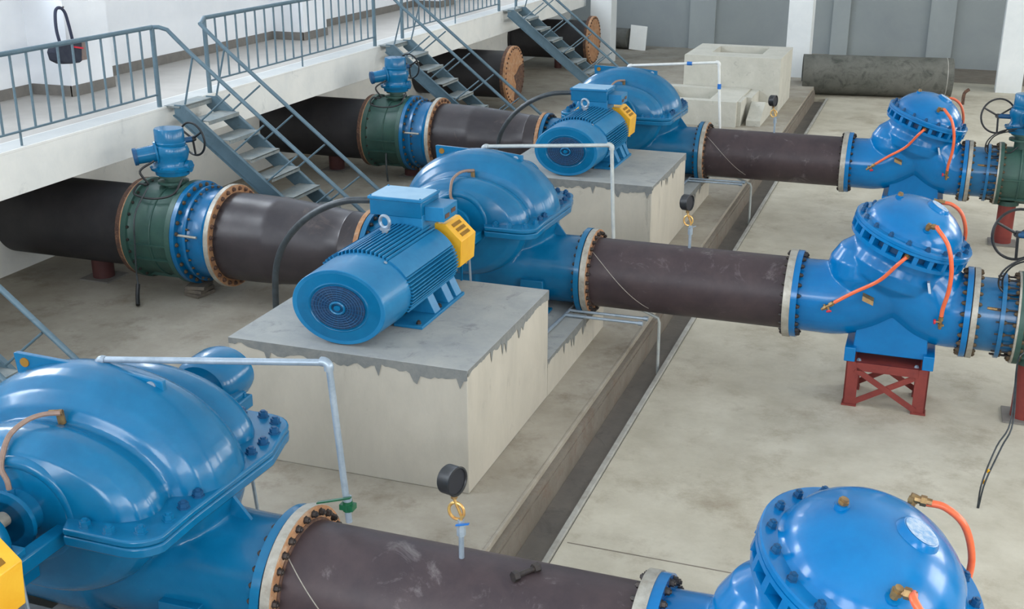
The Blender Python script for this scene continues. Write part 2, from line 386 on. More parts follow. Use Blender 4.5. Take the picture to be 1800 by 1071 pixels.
def stair(k):
    s = k*D+(.31 if k == -1 else 0)
    lab = {-1: 'steel stair whose handrail crosses the dark floor at the left edge', 0: 'steel stair with open plate treads descending to the large dark pipe left of centre',
           1: 'steel stair descending beside the rust-faced blank flange, second flight along the gallery', 2: 'steel stair farthest back along the gallery, behind the farthest blue pump'}[k]
    t = thing('steel_stair', (XG, 1.575+s, 0), lab, 'stairs')
    for y in (1.2+s, 1.95+s):
        zs = ZG+.02; xe = -5.593+zs/SLOPE
        x0 = -5.62; d = V((1, 0, -SLOPE)).normalized(); nrm = V((SLOPE, 0, 1)).normalized()
        b = MB(); top0 = V((x0-.05, y, ZG+.02)); L = (ZG+.05)/SLOPE/ (1/math.sqrt(1+SLOPE**2)) - .12
        pc = V((x0+.06, y, ZG+.03)); pe = V((pc.x+(pc.z-.0)/SLOPE, y, 0))
        poly = [(pc.x-.16, pc.z), (pc.x, pc.z), (pe.x, .0), (pe.x-.30, .0), (pc.x-.16, pc.z-.13)]
        b.prism(poly, (0, y-.01, 0), (1, 0, 0), (0, 0, 1), (0, .02, 0))
        sgn = -1 if y < 1.5+s else 1
        b.prism([(pc.x-.02, pc.z+.006), (pc.x, pc.z+.006), (pe.x+.006, .0), (pe.x-.02, .0)], (0, y, 0), (1, 0, 0), (0, 0, 1), (0, sgn*.055, 0))
        b.prism([(pc.x-.16, pc.z-.145), (pc.x-.16, pc.z-.13), (pe.x-.29, .0), (pe.x-.31, .0)], (0, y, 0), (1, 0, 0), (0, 0, 1), (0, sgn*.055, 0))
        part('stringer', b, M['stair'], t)
        # handrail
        yr = y; h0 = V((XG-.03, yr, ZG+1.05)); pts = [h0, h0+V((.1, 0, -.02)), V((-5.38, yr, 2.80)), V((-3.2, yr, 2.80-2.18*.795)), V((-2.72, yr, .68))]
        yp = (1.107 if y < 1.5+s else 2.30)+s; hb = MB().tube([V((XG-.05, yp, ZG+1.05)), V((XG+.03, yp*.6+yr*.4, ZG+1.05)), V((-5.72, yr, 3.09)), V((-5.62, yr, 3.0))]+[V((-5.38, yr, 2.79)), V((-2.80, yr, 2.79-2.58*.797))], .028, 10)
        part('handrail', hb, M['stair'], t)
        part('strut', cyl((-5.55, yr, 2.12), (-5.36, yr, 2.78), .014, n=8), M['stair'], t)
        for xs in (-5.32, -4.84, -4.37, -3.86, -3.36):
            zz = 1.94-(xs+5.352)*.79; part('strut', cyl((xs, yr, zz), (xs+.475, yr, zz+.475*.8), .013, n=8), M['stair'], t)
        part('strut', cyl((-2.98, yr, .05), (-2.80, yr, .74), .02, n=8), M['stair'], t)
    for i in range(8):
        x = -5.22+i*.301-.30; z = ZG-.17-i*.235
        b = MB(); b.box(x, x+.32, 1.21+s, 1.94+s, z-.008, z+.008); b.box(x+.305, x+.32, 1.21+s, 1.94+s, z-.045, z)
        part('tread', b, M['tread'], t)
    b = MB(); b.box(XG-.03, XG+.21, 1.18+s, 1.97+s, ZG-.012, ZG+.012); b.box(XG+.195, XG+.21, 1.2+s, 1.95+s, ZG-.06, ZG)
    part('landing_plate', b, M['tread'], t)
for k in (-1, 0, 1, 2): stair(k)

# ------------------------------------------------------------------ bolts
BM = {}
def bolt_mesh(r, h, m):
    key = (r, h, m.name)
    if key not in BM:
        b = MB().lathe((0, 0, 0), (1, 0, 0), [(0, r*1.25), (h*.22, r*1.25), (h*.22, r), (h*.85, r), (h*.85, r*.55), (h*1.12, r*.55)], 6)
        BM[key] = b.mesh('bolt', m)
    return BM[key]
def put_bolt(parent, p, axis, r, h, m, name='bolt'):
    o = bpy.data.objects.new(name, bolt_mesh(r, h, m)); COL.objects.link(o); o.parent = parent
    o.location = V(p)-root_of(parent); o.rotation_euler = V(axis).to_track_quat('X', 'Z').to_euler()
    return o
def ring_bolts(parent, c, axis, R, n, r, h, m, u=None, su=1, sv=1, ph=0.0, name='bolt'):
    a = V(axis).normalized()
    if u is None: a, u, v = perp(a)
    else: u = V(u).normalized(); v = a.cross(u)
    for i in range(n):
        t = 2*PI*(i+ph)/n; put_bolt(parent, V(c)+u*(R*su*math.cos(t))+v*(R*sv*math.sin(t)), a, r, h, m, name)
def disc(x0, x1, R, z, ri=0, n=64, y=0):
    b = MB()
    if ri: b.pipe((x0, y, z), (x1, y, z), R, ri, n)
    else: b.cyl((x0, y, z), (x1, y, z), R, n=n)
    return b
X = V((1, 0, 0))

# ------------------------------------------------------------------ one pump row, built for the middle (y = 0)
EX = -.80; AX, AZ = -.745, 1.492     # shaft
row = []
# --- plinths
def drip_plinth(name, x0, x1, y0, y1, h, label):
    t = thing(name, ((x0+x1)/2, (y0+y1)/2, 0), label, 'plinth')
    if h > 1:
        b = MB(); b.box(x0, x1, y0, y1, 0, h-.02); part('rendered_block', b, M['plinth'], t, bevel=.008)
        b = MB(); b.box(x0-.004, x1+.004, y0-.004, y1+.004, h-.035, h); part('screed_top', b, M['screed'], t, bevel=.006)
    else:       # recesses under the two pipe flanges
        b = MB(); b.box(x0, x1, y0, -.31, 0, h-.02); b.box(x0, x1, .31, y1, 0, h-.02); b.box(-1.25, .33, -.31, .31, 0, h-.02); b.box(x0, -1.25, -.31, .31, 0, .22); b.box(.33, x1, -.31, .31, 0, .30); part('rendered_block', b, M['plinth'], t)
        b = MB(); b.box(x0-.004, x1+.004, y0-.004, -.31, h-.035, h); b.box(x0-.004, x1+.004, .31, y1+.004, h-.035, h); b.box(-1.25, .33, -.31, .31, h-.035, h); part('screed_top', b, M['screed'], t)
    b = MB(); rnd = random.Random(3)
    def strip(p0, p1, nrm):
        p0, p1, nrm = V(p0), V(p1), V(nrm); n = 70; prev = None; d = .07
        A = []; B = []
        for i in range(n+1):
            d += rnd.uniform(-.02, .02); d = min(max(d, .035), .12)
            dd = d+(rnd.uniform(.03, .12) if rnd.random() < .06 else 0)
            q = p0.lerp(p1, i/n)+nrm*.006; A.append(q+V((0, 0, h-.002))); B.append(q+V((0, 0, h-dd)))
        k = len(b.v); b.v += A+B
        for i in range(n):
            if h < 1 and p0.x > 0 and p1.x > 0 and abs(p0.lerp(p1, (i+.5)/n).y) < .32: continue
            b.f.append((k+i, k+n+1+i, k+n+2+i, k+i+1))
    strip((x0, y0, 0), (x1, y0, 0), (0, -1, 0)); strip((x1, y0, 0), (x1, y1, 0), (1, 0, 0))
    part('slurry_run', b, M['slurry'], t)
    return t
row.append((drip_plinth('motor_plinth', -1.767, .499, -3.847, -1.691, 1.146, ''),
            {0: 'large pale concrete block with grey top under the motor of the middle pump', 1: 'pale concrete block with grey top under the motor of the farthest pump', -1: 'concrete block under the motor of the nearest pump'}))
row.append((drip_plinth('pump_plinth', -1.95, .499, -1.685, .42, .405, ''),
            {0: 'low concrete step carrying the middle pump, behind its motor block', 1: 'low concrete step carrying the farthest pump', -1: 'low concrete step carrying the nearest pump'}))

# --- motor
t = thing('electric_motor', (AX, -2.9, 1.146), '', 'motor'); bm = M['blue_motor']
ux = V((1, 0, 0)); SE, SZ = .445, .336
b = MB().lathe((AX, -3.7, AZ), (0, 1, 0), [(.004, .90), (.0, .985), (.006, 1.0), (.50, 1.03), (.50, .93)], 64, u=ux, su=SE, sv=-SZ*-1, cap=False)
part('fan_cowl', b, bm, t)
b = MB().lathe((AX, -3.7, AZ), (0, 1, 0), [(.008, .0), (.008, .60), (-.002, .62), (-.004, .64), (.003, .66), (.004, .91)], 64, u=ux, su=SE, sv=SZ, cap=False); part('cowl_face', b, M['blue'], t)
b = MB().lathe((AX, -3.706, AZ), (0, 1, 0), [(0, 0), (0, .575), (.02, .575)], 48, u=ux, su=SE, sv=SZ, cap=False)
fg = part('fan_grille', b, M['grille'], t)
b = MB()
for r in (.10, .16, .22, .28, .34, .40, .46, .52): b.ring((AX, -3.712, AZ), (0, 1, 0), r, .004, 40, 5, SE, SZ)
for i in range(24):
    a = 2*PI*i/24; b.cyl((AX+SE*.17*math.cos(a), -3.711, AZ+SZ*.17*math.sin(a)), (AX+SE*.57*math.cos(a), -3.711, AZ+SZ*.57*math.sin(a)), .003, n=5)
part('grille_wire', b, M['blue_dark'], fg, kind='stuff')
b = MB().ring((AX, -3.714, AZ), (0, 1, 0), .15, .012, 32, 8, SE, SZ); b.lathe((AX, -3.722, AZ), (0, 1, 0), [(0, .0), (0, .07), (.02, .08)], 24, u=ux, su=SE, sv=SZ, cap=False)
part('hub_ring', b, M['blue'], fg)
b = MB().lathe((AX, -3.25, AZ), (0, 1, 0), [(0, .90), (1.10, .90), (1.10, .98), (1.16, .98), (1.22, .80), (1.22, .3), (1.26, .3), (1.27, 0)], 64, u=ux, su=SE, sv=SZ); part('motor_body', b, bm, t)
b = MB()
for i in range(64):
    a = 2*PI*i/64; c, s_ = math.cos(a), math.sin(a)
    if s_ < -.55 or (c > 0 and .50 < s_ < .80): continue
    p = V((AX+SE*.96*c, 0, AZ+SZ*.96*s_)); nrm = V((c/SE, 0, s_/SZ)).normalized()
    if s_ > .80: nrm = V((0, 0, 1))
    elif abs(s_) <= .55 : nrm = V((1 if c > 0 else -1, 0, .0))
    L = .055
    b.obox(p+nrm*.0+V((0, -2.68, 0)), V((0, .53, 0)), nrm*L, nrm.cross(V((0, 1, 0)))*.006)
part('cooling_fins', b, bm, t, kind='stuff')
b = MB()    # smooth panel on the right shoulder
for i in range(9):
    pass
pts = []
for i in range(11):
    a = math.radians(27+30*i/10); pts.append((SE*1.06*math.cos(a), SZ*1.08*math.sin(a)))
for i in range(11):
    a = math.radians(57-30*i/10); pts.append((SE*.88*math.cos(a), SZ*.88*math.sin(a)))
b.prism(pts, (AX, -3.21, AZ), (1, 0, 0), (0, 0, 1), (0, 1.06, 0)); part('shoulder_panel', b, bm, t)
for sx in (-1, 1):
    b = MB(); xo = AX+sx*.52; b.box(AX+sx*.24, xo, -3.12, -2.10, 1.146, 1.176); part('foot_plate', b, bm, t, bevel=.004)
    for y in (-3.02, -2.72, -2.40, -2.2):
        if y == -3.02: continue
        b = MB(); b.prism([(AX+sx*.20, 1.176), (AX+sx*.50, 1.176), (AX+sx*.42, 1.34), (AX+sx*.22, 1.38)], (0, y-.055, 0), (1, 0, 0), (0, 0, 1), (0, .13, 0)); part('foot_web', b, bm, t, bevel=.004)
    for y in (-3.06, -2.58, -2.13): put_bolt(t, (AX+sx*.46, y, 1.176), (0, 0, 1), .02, .03, M['bolt'])
tb = thing  # alias kept short
b = MB(); b.box(-.98, -.555, -2.315, -1.93, 1.74, 1.96); part('box_neck', b, bm, t, bevel=.008)
bx = MB(); bx.box(-1.10, -.56, -2.32, -1.90, 1.93, 2.085); bxo = part('terminal_box', bx, M['blue'], t, bevel=.008)
b = MB(); b.box(-1.115, -.55, -2.335, -1.885, 2.085, 2.115); part('box_lid', b, bm, bxo, bevel=.006); part('lid_top', MB().box(-1.10, -.565, -2.32, -1.90, 2.114, 2.117), M['lidp'], bxo, label='lid top with its pale reflection painted in')
for (x, y) in ((-1.09, -2.31), (-.575, -2.31), (-1.09, -1.91), (-.575, -1.91)): put_bolt(bxo, (x, y, 2.115), (0, 0, 1), .010, .01, bm)
b = MB(); b.box(-.56, -.36, -2.26, -1.92, 1.90, 2.04); gb = part('auxiliary_box', b, bm, t, bevel=.006)
b = MB(); b.box(-.361, -.355, -2.23, -2.13, 1.93, 1.97); b.box(-.361, -.355, -2.08, -1.98, 1.95, 1.99); part('knock_out', b, M['rust_dk'], gb)
b = MB(); b.cyl((EX, -2.62, AZ+SZ), (EX, -2.62, AZ+SZ+.06), .03, n=12); b.cyl((EX, -2.62, AZ+SZ+.06), (EX, -2.62, AZ+SZ+.075), .05, n=12); b.ring((EX, -2.62, AZ+SZ+.135), (.25, 1, 0), .056, .016, 24, 8); part('lifting_eye', b, M['galv'], t)
put_bolt(t, (-.50, -3.25, AZ+SZ*.88), (.5, 0, .85), .014, .008, M['galv'])
b = MB().cyl((-1.10, -2.10, 2.01), (-1.17, -2.10, 2.01), .04, n=16); part('cable_gland', b, M['blue_dark'], t)
b = MB().cyl((AX, -2.0, AZ), (AX, -1.85, AZ), .05, n=16); part('motor_shaft', b, M['steel'], t)
row.append((t, {0: 'blue finned electric motor in the centre with a round fan grille facing the viewer', 1: 'blue finned electric motor of the farthest pump, seen behind the metal riser', -1: 'blue electric motor of the nearest pump, beyond the left edge'}))
# --- motor cable
t = solo('power_cable', MB().tube([(-1.16, -2.1, 2.01), (-1.5, -2.1, 1.965), (-1.84, -2.1, 1.81), (-2.12, -2.1, 1.56), (-2.29, -2.1, 1.25), (-2.34, -2.1, .8), (-2.33, -2.1, .02)], .034, 12, 8), M['cable'], '', 'cable')
row.append((t, {0: 'thick black cable arching left from the terminal box of the middle motor', 1: 'thick black cable arching left from the terminal box of the farthest motor'}))

# --- coupling guard
t = thing('coupling_guard', (AX, -1.85, 1.146), '', 'guard')
gp = [(.30, -.12), (.45, -.05), (.47, .20), (.30, .35), (-.30, .35), (-.47, .20), (-.45, -.05), (-.30, -.12)]
b = MB(); b.loft([[V((AX+x, y, 1.45+z*1.04)) for x, z in gp] for y in (-2.03, -1.66)]); gsh = part('guard_shell', b, M['yellow'], t, bevel=.006)
p0, p1 = V((AX+.30, 0, 1.45+.364)), V((AX+.47, 0, 1.45+.208)); dd = (p1-p0); nn = V((-dd.z, 0, dd.x)).normalized(); nn = nn if nn.x > 0 else -nn
for i in range(3):
    f = .24+.26*i; c = p0+dd*f+V((0, -1.845, 0))+nn*.002; b = MB().obox(c, V((0, .10, 0)), dd.normalized()*.018, nn*.004); part('vent_slot', b, M['slot'], gsh)
for yy in (-1.98, -1.71): put_bolt(t, (AX+.38, yy, 1.45-.10), (.3, 0, -1), .014, .02, M['brass'])
b = MB(); b.box(AX+.32, AX+.34, -1.72, -1.70, 1.146, 1.36); b.box(AX-.34, AX-.32, -1.72, -1.70, 1.146, 1.36); part('guard_bracket', b, M['blue'], t)
row.append((t, {0: 'yellow coupling guard between the middle motor and its pump', 1: 'yellow coupling guard of the farthest pump, mostly hidden by its motor', -1: 'yellow coupling guard cut by the left edge of the picture, beside the nearest pump'}))

# --- pump
PX, PZ = -.85, 1.42
t = thing('split_case_pump', (PX, 0, .405), '', 'pump'); bl = M['blue']
prof = [(-.75, .28, .25), (-.74, .42, .32), (-.70, .60, .40), (-.63, .69, .445), (-.55, .73, .475), (-.46, .725, .475), (-.37, .695, .435), (-.335, .685, .425), (-.305, .76, .51), (-.24, .84, .595), (-.15, .89, .655), (-.07, .905, .68), (0, .905, .685)]
prof = prof+[(-y, a, h) for y, a, h in reversed(prof[:-1])]
prof = [(y+.02, a, h) for y, a, h in prof]
rings = []
for y, a, h in prof:
    rings.append([V((PX+a*math.cos(2*PI*k/72), y, PZ+(h if math.sin(2*PI*k/72) > 0 else .72*(a/.905)**.7)*math.sin(2*PI*k/72))) for k in range(72)])
cb = MB().loft(rings)
cb.lathe((-.95, 0, ZC), (1, 0, 0), [(0, .42), (.5, .42), (.8, .395), (1.05, .382), (1.36, .382)], 48)                    # outlet
cb.lathe((-.75, 0, ZS), (-1, 0, 0), [(0, .45), (.8, .42), (1.46, .43)], 48)                                             # inlet
body = fuse(cb, .018, 2); part('pump_casing', body, bl, t)
# split flange
def outline(off=0):
    P = []
    def arc(cx, cy, r, a0, a1, n=6):
        for i in range(n+1):
            a = math.radians(a0+(a1-a0)*i/n); P.append((cx+(r-off)*math.cos(a), cy+(r-off)*math.sin(a)))
    arc(-.14, -.64, .20, -90, -20); P.append((.045-off, -.40)); arc(-.06, .42, .14, -5, 10, 2); arc(-.20, .72, .21, 0, 90)
    P.append((-.48, .93-off)); P.append((-.56, .80-off)); P.append((-1.14, .80-off)); P.append((-1.22, .93-off)); arc(-1.50, .72, .21, 90, 180); P.append((-1.745+off, .3)); P.append((-1.745+off, -.40))
    arc(-1.56, -.64, .20, 200, 270); P.append((-1.20, -.84+off)); arc(PX, -.84, .30, 180, 0, 12)[0:0] if False else None
    P.append((-1.17, -.78)); P.append((-1.12, -.66)); P.append((-.58, -.66)); P.append((-.53, -.78)); P.append((-.50, -.84+off))
    return P
ol = outline()
b = MB(); b.prism(ol, (0, 0, PZ-.075), (1, 0, 0), (0, 1, 0), (0, 0, .068)); part('lower_split_flange', b, bl, t, bevel=.012)
b = MB(); b.prism(ol, (0, 0, PZ-.003), (1, 0, 0), (0, 1, 0), (0, 0, .045)); part('upper_split_flange', b, bl, t, bevel=.012)
fb = [(-.02, y) for y in (-.55, -.40, -.25, -.10, .05, .20, .35, .50)]+[(-.03, .66), (-.10, .80), (-.22, .86), (-.38, .86)]+[(-.08, -.72), (-.24, -.78), (-.40, -.77)]
fb += [(2*PX-x, y) for x, y in fb]
for x, y in fb: put_bolt(t, (x, y, PZ+.042), (0, 0, 1), .030, .045, M['blue_dark'] if y > -.5 else bl)
# stuffing box collars, bearing housings, bracket arms (front and back)
for s in (-1, 1):
    y0 = .03+s*.70
    b = MB().ring((PX, y0+s*.02, PZ+.02), (0, 1, 0), .315, .045, 40, 10); part('seal_collar', b, bl, t)
    b = MB().cyl((PX, y0, PZ+.03), (PX, y0+s*.045, PZ+.03), .27, n=32); part('seal_recess', b, M['blue_dark'], t)  # solid disc, dark colour stands in for the shaded cavity
    b = MB().cyl((PX, y0, PZ+.03), (PX, y0+s*.20, PZ+.03), .15, .13, n=24); b.cyl((PX, y0+s*.17, PZ+.03), (PX, y0+s*.20, PZ+.03), .19, n=24); part('seal_gland', b, bl, t)
    b = MB().cyl((PX, y0, AZ-.02), (PX, y0+s*.9, AZ-.02), .045, n=16); part('shaft', b, M['steel'], t)
    b = MB().lathe((PX, y0+s*.38, AZ-.02), (0, s, 0), [(0, .10), (.0, .17), (.03, .20), (.10, .215), (.30, .215), (.36, .20), (.38, .13), (.44, .12)], 32, u=ux, su=1.1); part('bearing_housing', b, bl, t)
    for q in (-1, 1):
        b = MB(); b.obox((PX+q*.26, y0+s*.26, PZ-.07), (.045, 0, 0), (0, .30, 0), (0, 0, .05)); b.obox((PX+q*.20, y0+s*.44, PZ-.03), (.075, 0, 0), (0, .07, 0), (0, 0, .05)); part('bracket_arm', b, bl, t, bevel=.01)
        put_bolt(t, (PX+q*.26, y0+s*.50, PZ-.02), (0, 0, 1), .026, .035, bl)
    b = MB().obox((PX, y0+s*.35, PZ-.20), (.22, 0, 0), (0, .12, 0), (0, 0, .07)); part('bearing_cradle', b, bl, t, bevel=.01)
    part('drain_tube', MB().tube([(PX+.28, y0+s*.45, PZ-.10), (PX+.30, y0+s*.45, .9), (PX+.34, y0+s*.45, .407)], .013, 8), M['galv'], t)
# lug plate across the crown
b = MB(); b.prism([(-1.42, 2.10), (-1.40, 2.105), (-.98, 2.092), (-.72, 2.095), (-.37, 2.06), (-.365, 1.93), (-.5, 1.98), (-.85, 2.04), (-1.2, 2.0), (-1.40, 1.90)], (0, .02, 0), (1, 0, 0), (0, 0, 1), (0, .035, 0)); part('lifting_lug', b, bl, t, bevel=.005)
for x, z in ((-1.34, 2.045), (-.45, 2.02)):
    b = MB().cyl((x, .012, z), (x, .062, z), .032, n=16); part('lug_hole', b, M['galv'] if x > -1 else M['slot'], t)
# casing ribs (creases) – outlet gusset
b = MB(); b.prism([(-.06, 1.36), (.04, 1.36), (.20, 1.15), (-.2, 1.15)], (0, -.012, 0), (1, 0, 0), (0, 0, 1), (0, .024, 0)); part('outlet_gusset', b, bl, t)
b = MB(); b.prism([(-1.64, 1.36), (-1.74, 1.36), (-1.9, 1.12), (-1.5, 1.12)], (0, -.012, 0), (1, 0, 0), (0, 0, 1), (0, .024, 0)); part('inlet_gusset', b, bl, t)
# feet
for x in (-1.65, -.10):
    for y in (-.42, .42) if x < -1 else (-.40, .37):
        b = MB(); b.loft([[V((x+i*(.13+.02*(z < .5)), y+j*.05, z)) for i, j in ((-1, -1), (1, -1), (1, 1), (-1, 1))] for z in (.41, .78)]); b.box(x-.2, x+.2, y-.11, y+.11, .405, .435); part('pump_foot', b, bl, t, bevel=.006)
# flanges
b = disc(.385, .441, .480, ZC, .30); part('outlet_flange', b, bl, t)
b = disc(-2.215, -2.155, .50, ZS, .30); part('inlet_flange', b, bl, t)
ring_bolts(t, (.385, 0, ZC), -X, .435, 28, .020, .03, M['bolt']); ring_bolts(t, (-2.155, 0, ZS), X, .455, 24, .022, .035, M['bolt'])
# seal water tube, vent plugs, drain pipework
part('seal_tube', MB().tube([(-.80, -.37, 1.945), (-.87, -.43, 1.95), (-.915, -.52, 1.94), (-.945, -.63, 1.89), (-.93, -.72, 1.81), (-.91, -.77, 1.74), (-.865, -.79, 1.68), (-.85, -.80, 1.62)], .016, 8, 6), M['brown_hose'], t, label='brown flexible seal tube')
b = MB().cyl((-.82, -.34, 1.86), (-.82, -.35, 1.945), .024, n=10); b.cyl((-.80, -.35, 1.94), (-.87, -.38, 1.938), .02, n=8); part('tube_fitting', b, M['brass'], t)
b = MB().cyl((-.85, -.80, 1.54), (-.85, -.80, 1.63), .03, n=8); part('gland_fitting', b, bl, t)
row.append((t, {0: 'blue split-case pump with domed volute behind the middle motor', 1: 'blue split-case pump with domed volute in the farthest row', -1: 'large blue split-case pump filling the lower left corner'}))

# --- drain lines by the low plinth
t = thing('drain_pipework', (.6, -.3, .405), '', 'pipes')
for dz, y, xe in ((.0, -.30, 1.16), (.0, -.46, 1.14)):
    b = MB().tube([(.27, y-.75, .43), (.30, y, .43), (xe, y+.02, .43)], .017, 8); part('drain_line', b, M['galv'], t)
    part('end_cap', MB().cyl((xe-.02, y+.02, .43), (xe+.03, y+.02, .43), .026, n=10), M['galv'], t)
b = MB().tube([(.30, -.30, .43), (.30, .0, .42), (1.0, .05, .42), (1.23, .05, .33), (1.245, .05, .28), (1.25, .05, -.34)], .018, 8); part('drop_pipe', b, M['cream_pipe'], t)
row.append((t, {0: 'thin steel drain pipes under the middle discharge flange, one dropping into the trench', 1: 'thin drain pipes under the farthest discharge flange with a blue coupling', -1: 'drain pipes under the nearest discharge flange'}))

# --- discharge pipe
t = thing('discharge_pipe', (1.57, 0, ZC-.38), '', 'pipe')
b = MB().cyl((.50, 0, ZC), (2.68, 0, ZC), .383, n=72); part('pipe_shell', b, M['pipe'], t)
part('seal_gasket', disc(.441, .452, .466, ZC, .3), M['gasket'], t)
b = disc(.452, .515, .478, ZC, .3); part('flange_edge', b, M['steel'], t)
b = disc(.505, .519, .474, ZC, .36); part('flange', b, M['rust'], t, label='rusted orange flange face')
b = disc(2.625, 2.70, .468, ZC, .3); part('flange', b, M['steel'], t, label='pale machined flange')
part('weld_bead', MB().ring((.524, 0, ZC), X, .388, .012, 64, 6), M['rust_dk'], t)
ring_bolts(t, (.517, 0, ZC), X, .432, 28, .021, .035, M['bolt']); ring_bolts(t, (2.625, 0, ZC), -X, .43, 24, .02, .03, M['bolt'])
pts = [V((.53+.66*i/30, -.384*math.cos(math.radians(-52+95*i/30)), ZC-.384*math.sin(math.radians(-52+95*i/30)))) for i in range(31)]
part('spiral_weld', MB().tube(pts, .0035, 6), M['steel'], t)
row.append((t, {0: 'dark brown steel discharge pipe in the centre running right from the middle pump', 1: 'dark brown steel discharge pipe of the farthest row, upper right', -1: 'dark brown steel discharge pipe with scuffed top along the bottom edge'}))

# --- pressure gauge
def gauge(k):
    t = thing('pressure_gauge', (1.55, k*D, 1.19), {0: 'small pressure gauge standing on the middle dark discharge pipe', 1: 'small black pressure gauge in front of the tall hollow concrete block', -1: 'black round pressure gauge with coiled tube standing on the nearest dark pipe'}[k], 'gauge')
    y = k*D; x = 1.55
    part('stem', MB().cyl((x, y, 1.19), (x, y, 1.36), .016, n=10), M['galv'], t)
    b = MB().cyl((x, y, 1.35), (x, y, 1.42), .027, n=6); b.cyl((x, y, 1.42), (x, y, 1.45), .02, n=10); part('ball_valve', b, M['galv'], t)
    b = MB().obox((x+.02, y-.03, 1.44), (.045, -.01, .018), (0, .008, 0), (0, 0, .004)); part('valve_lever', b, M['bluecap'] if k == -1 else M['galv'], t)
    b = MB(); c = V((x-.03, y, 1.50))
    b.tube([(x, y, 1.44)]+[(c.x+.048*math.sin(a), y+.012*i/12, c.z-.055*math.cos(a)) for i in range(13) for a in [math.radians(40+360*i/12)]]+[(x-.035, y, 1.565), (x-.04, y, 1.60)], .0095, 8, 2); part('siphon_coil', b, M['copper'], t)
    b = MB().cyl((x-.04, y, 1.585), (x-.04, y, 1.62), .02, n=6); part('nut', b, M['brass'], t)
    gx = V((.95, -.30, .04)).normalized(); gc = V((x-.055, y, 1.70))
    b = MB().lathe(gc-gx*.045, gx, [(0, 0), (0, .078), (.01, .086), (.075, .086), (.09, .09), (.092, .08), (.084, .076)], 32, cap=False); gcs = part('gauge_case', b, M['black'], t)
    b = MB().cyl(gc+gx*.028, gc+gx*.036, .077, n=32); part('dial', b, M['gasket'], gcs)
for k in (-1, 0, 1): gauge(k)

# --- riser (air) pipes : different in each row
def riser(k):
    y = k*D+.10; m = {-1: M['galv'], 0: M['cream_pipe'], 1: M['white_pl']}[k]
    t = thing('air_release_pipe', (.68, y, 1.18), {-1: 'galvanized pipe bent like a goalpost rising from the nearest flange', 0: 'thin metal pipe bent at right angles over the middle pump', 1: 'white plastic pipe with blue couplings over the farthest pump'}[k], 'pipe')
    r = .021; a = V((-.86, y, 2.04)); c1 = V((-.86, y, 2.115)); c2 = V((.625, y, 2.235)); e = V((.675, y, 1.19))
    if k == 1: c2.x = .60
    if k == -1: a.x -= .10; c1.x -= .10; a.z -= .05; c1.z -= .05; c2 += V((.05, .02, .03)); e += V((.06, .06, 0))
    b = MB().cyl(c1, c2, r, n=12); part('top_pipe', b, m, t)
    part('vertical_pipe', MB().cyl(c2, e, r, n=12), m, t)
    for p, q in ((a, c1), ): part('connector', MB().cyl(p, q, r*1.25, n=12), m, t)
    for p, d1, d2 in ((c1, V((0, 0, -1)), X), (c2, -X, V((0, 0, -1)))):
        b = MB().tube([p+d1*.05, p+d1*.02, p+d2*.02, p+d2*.05], r*1.4, 10, 4); part('elbow', b, m, t)
    if k == -1:
        b = MB().cyl((.733, y+.057, 1.27), (.733, y+.057, 1.34), .032, n=8); b.obox((.733, y+.057, 1.30), (.045, 0, 0), (0, .03, 0), (0, 0, .018)); part('valve_body', b, M['greenh'], t)
        part('valve_lever', MB().obox((.67, y+.0, 1.36), (.10, .03, .02), (0, .012, 0), (0, 0, .005)), M['greenh'], t)
        part('collar', MB().cyl((.733, y+.055, 1.34), (.733, y+.055, 1.37), .028, n=12), m, t)
    if k == 1:
        p = c1.lerp(c2, .68); part('coupling', MB().cyl(p-X*.04, p+X*.04, .03, n=10), M['bluecap'], t)
        p = c2.lerp(e, .36); part('coupling', MB().cyl(p-V((0, 0, .04)), p+V((0, 0, .04)), .03, n=10), M['bluecap'], t)
for k in (-1, 0, 1): riser(k)

# --- check valve
TH = .305; cn = V((math.sin(TH), 0, math.cos(TH))); cu = V((math.cos(TH), 0, -math.sin(TH))); CO = V((3.82, 0, 1.63)); cv = V((0, 1, 0))
t = thing('check_valve', (3.75, 0, .13), '', 'valve'); b2 = M['blue2']
cb = MB()
cb.lathe(CO, cn, [(-.74, .0), (-.72, .22), (-.64, .40), (-.52, .51), (-.40, .53), (-.30, .50), (-.16, .50)], 48, u=cu, su=1.0, sv=.98)   # bowl under the bonnet
cb.tube([(2.74, 0, ZC), (2.95, 0, ZC), (3.15, 0, ZC+.01), (3.36, 0, .90), (3.56, 0, 1.04), (3.72, 0, 1.16)], [.382, .40], 44, 6)
cb.sphere((3.40, 0, 1.14), .40, 44, 1.0)
cb.tube([(3.55, 0, 1.30), (3.78, 0, 1.14), (3.96, 0, .99), (4.10, 0, .875), (4.22, 0, .83), (4.38, 0, ZC)], [.44, .38], 44, 6)
body = fuse(cb, .016, 2); part('valve_body', body, b2, t)
b = disc(2.70, 2.762, .462, ZC, .3); part('inlet_flange', b, b2, t)
b = disc(4.375, 4.43, .462, ZC, .3); part('outlet_flange', b, b2, t)
ring_bolts(t, (2.762, 0, ZC), X, .425, 24, .021, .032, M['bolt']); ring_bolts(t, (4.375, 0, ZC), -X, .425, 24, .021, .035, M['bolt_rust'])
LA, LB = .60, .70
def lobj(prof, n=64): return MB().lathe(CO, cn, prof, n, u=cu, su=LA, sv=LB)
part('bonnet_lower_flange', lobj([(-.20, .84), (-.195, .965), (-.155, .97), (-.15, .955), (-.15, .80)]), b2, t)
part('bonnet_spacer', lobj([(-.16, .84), (-.07, .84)]), M['blue_dark'], t)
